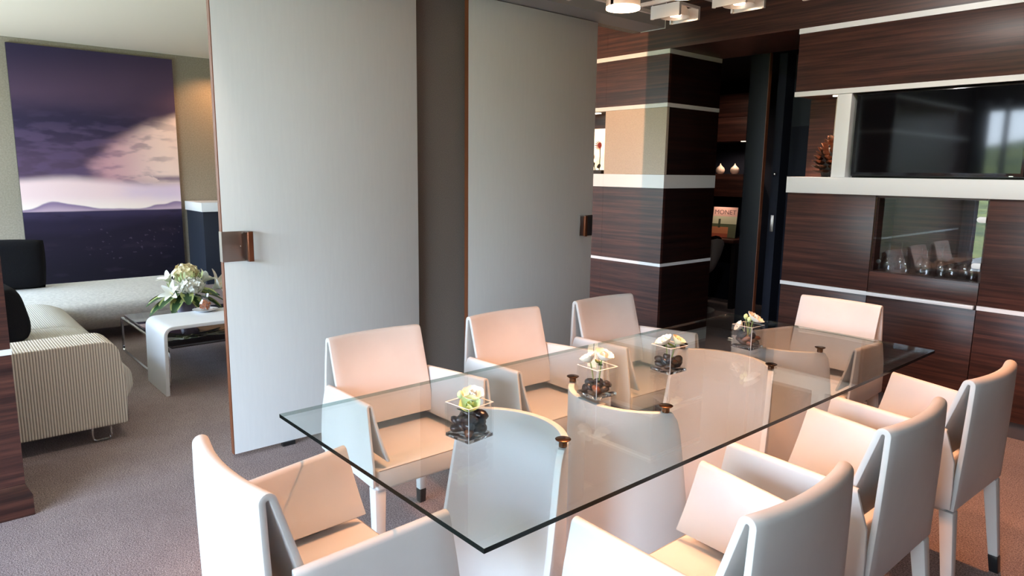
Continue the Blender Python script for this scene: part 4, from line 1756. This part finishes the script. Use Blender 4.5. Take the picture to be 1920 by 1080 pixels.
def hydrangea(dx, dy, dz, r, label, color='petal_white', squash=.8, nflo=120):
    o = thing('hydrangea', tuple(top - Vector((0, 0, .12))), label, 'flower', 'flowers in the lilac vase')
    h = Vector((dx, dy, dz + .12))
    bm = new_bm()
    tube(bm, [(0, 0, 0), tuple(h * .5), tuple(h)], .005, 6)
    mk('stem', bm, 'stem_green', o, world=False)
    fme = bpy.data.meshes.new('f')
    floret_bm.to_mesh(fme)
    bm = new_bm()
    rnd = random.Random(int(dx * 1000) + 9)
    for k in range(nflo):
        zc = 1 - 1.6 * (k + .5) / nflo
        a = k * 2.39996
        rr = math.sqrt(max(0, 1 - zc * zc))
        nrm = Vector((rr * math.cos(a), rr * math.sin(a), zc))
        q = nrm.to_track_quat('Z', 'Y').to_matrix().to_4x4()
        tmp = fme.copy()
        tmp.transform(Matrix.Translation(h + Vector((nrm.x * r, nrm.y * r, nrm.z * r * squash)) * rnd.uniform(.85, 1.15)) @ q @ Euler((rnd.uniform(-.6, .6), rnd.uniform(-.6, .6), rnd.random() * 3)).to_matrix().to_4x4() @ Matrix.Scale(1.35, 4))
        bm.from_mesh(tmp)
        bpy.data.meshes.remove(tmp)
    f = mk('florets', bm, color, o, world=False)
    f['kind'] = 'stuff'
    bpy.data.meshes.remove(fme)
    return o


hydrangea(.09, .03, .085, .072, 'round white hydrangea at the front of the bouquet')
hydrangea(-.05, .03, .165, .078, 'tall pale cream hydrangea at the top of the bouquet', 'petal_cream', .85)
lily(-.02, -.09, .11, -1.5, .55, 'white lily at the upper left of the bouquet', .85)
lily(.08, -.10, .03, -.9, 1.0, 'white lily at the lower left of the bouquet', .85)
lily(.06, .19, .045, .9, .95, 'white lily at the right of the bouquet', 1.2)
lily(.0, .13, .09, 1.5, .6, 'white lily at the upper right of the bouquet', 1.0)
lv = [(.6, .06, .10), (-.2, .05, .06), (-1.0, .05, .03), (-1.6, .06, .03), (1.2, .06, .03), (1.8, .06, .05), (-2.2, .05, .04), (2.7, .05, .06), (.2, .06, -.01), (-.6, .06, .0), (.95, .07, -.02), (-1.35, .08, -.03)]
for k, (a, r, z) in enumerate(lv):
    o = place('broad_leaf', bleaf_me, None, top + Vector((r * math.cos(a), r * math.sin(a), .015 + z * .4)), Euler((0, .12 - z * 3, a), 'XYZ'), .95)
    tag(o, 'broad dark green leaf with pale edge hanging round the vase rim', 'leaf', 'leaves in the lilac vase')
fil = thing('filler_sprig', tuple(top - Vector((0, 0, .12))), 'yellow-green sprig between the blooms of the bouquet', 'plant', 'flowers in the lilac vase')
sl = mesh_of(petal_bm(.05, .016, .2, .3, 4, 2), 'petal_lime', 'leaf')
for k in range(40):
    a = rnd.uniform(-1.8, 1.8)
    place('leaf', sl, fil, (rnd.uniform(.0, .09), .11 * a / 1.8, .12 + rnd.uniform(.06, .17)), Euler((0, -rnd.uniform(.2, 1.3), a * 1.4), 'XYZ'))

# warm ceiling lights of the lounge
def downlight(x, y, z, label):
    o = thing('ceiling_downlight', (x, y, z), label, 'lamp', 'downlights in the lounge ceiling')
    bm = new_bm()
    lathe(bm, [(.05, 0), (.05, -.006), (.036, -.006), (.034, 0)], 24, close=False)
    mk('ring', bm, 'white_lacquer', o, world=False)
    bm = new_bm()
    lathe(bm, [(0, -.001), (.034, -.001)], 24, close=False)
    mk('lens', bm, 'led', o, world=False)
    return o


downlight(-9.5, 3.55, 2.94, 'small round downlight before the lounge wall, right of the picture')
spot('wall_wash', (-9.5, 3.55, 2.92), (-9.98, 3.05, 2.0), 80, (1, .48, .2), 70, .9, .03)
downlight(-3.92, 2.5, 2.94, 'small round downlight behind the sliding panels')
spot('lounge_spot', (-3.92, 2.5, 2.90), (-3.95, 4.7, 1.4), 240, (1, .52, .30), 100, .4, .015)
spot('niche_flower_light', (-4.53, 4.88, 2.02), (-4.5, 4.95, 1.5), 3, (1, .7, .4), 110, .6, .01)
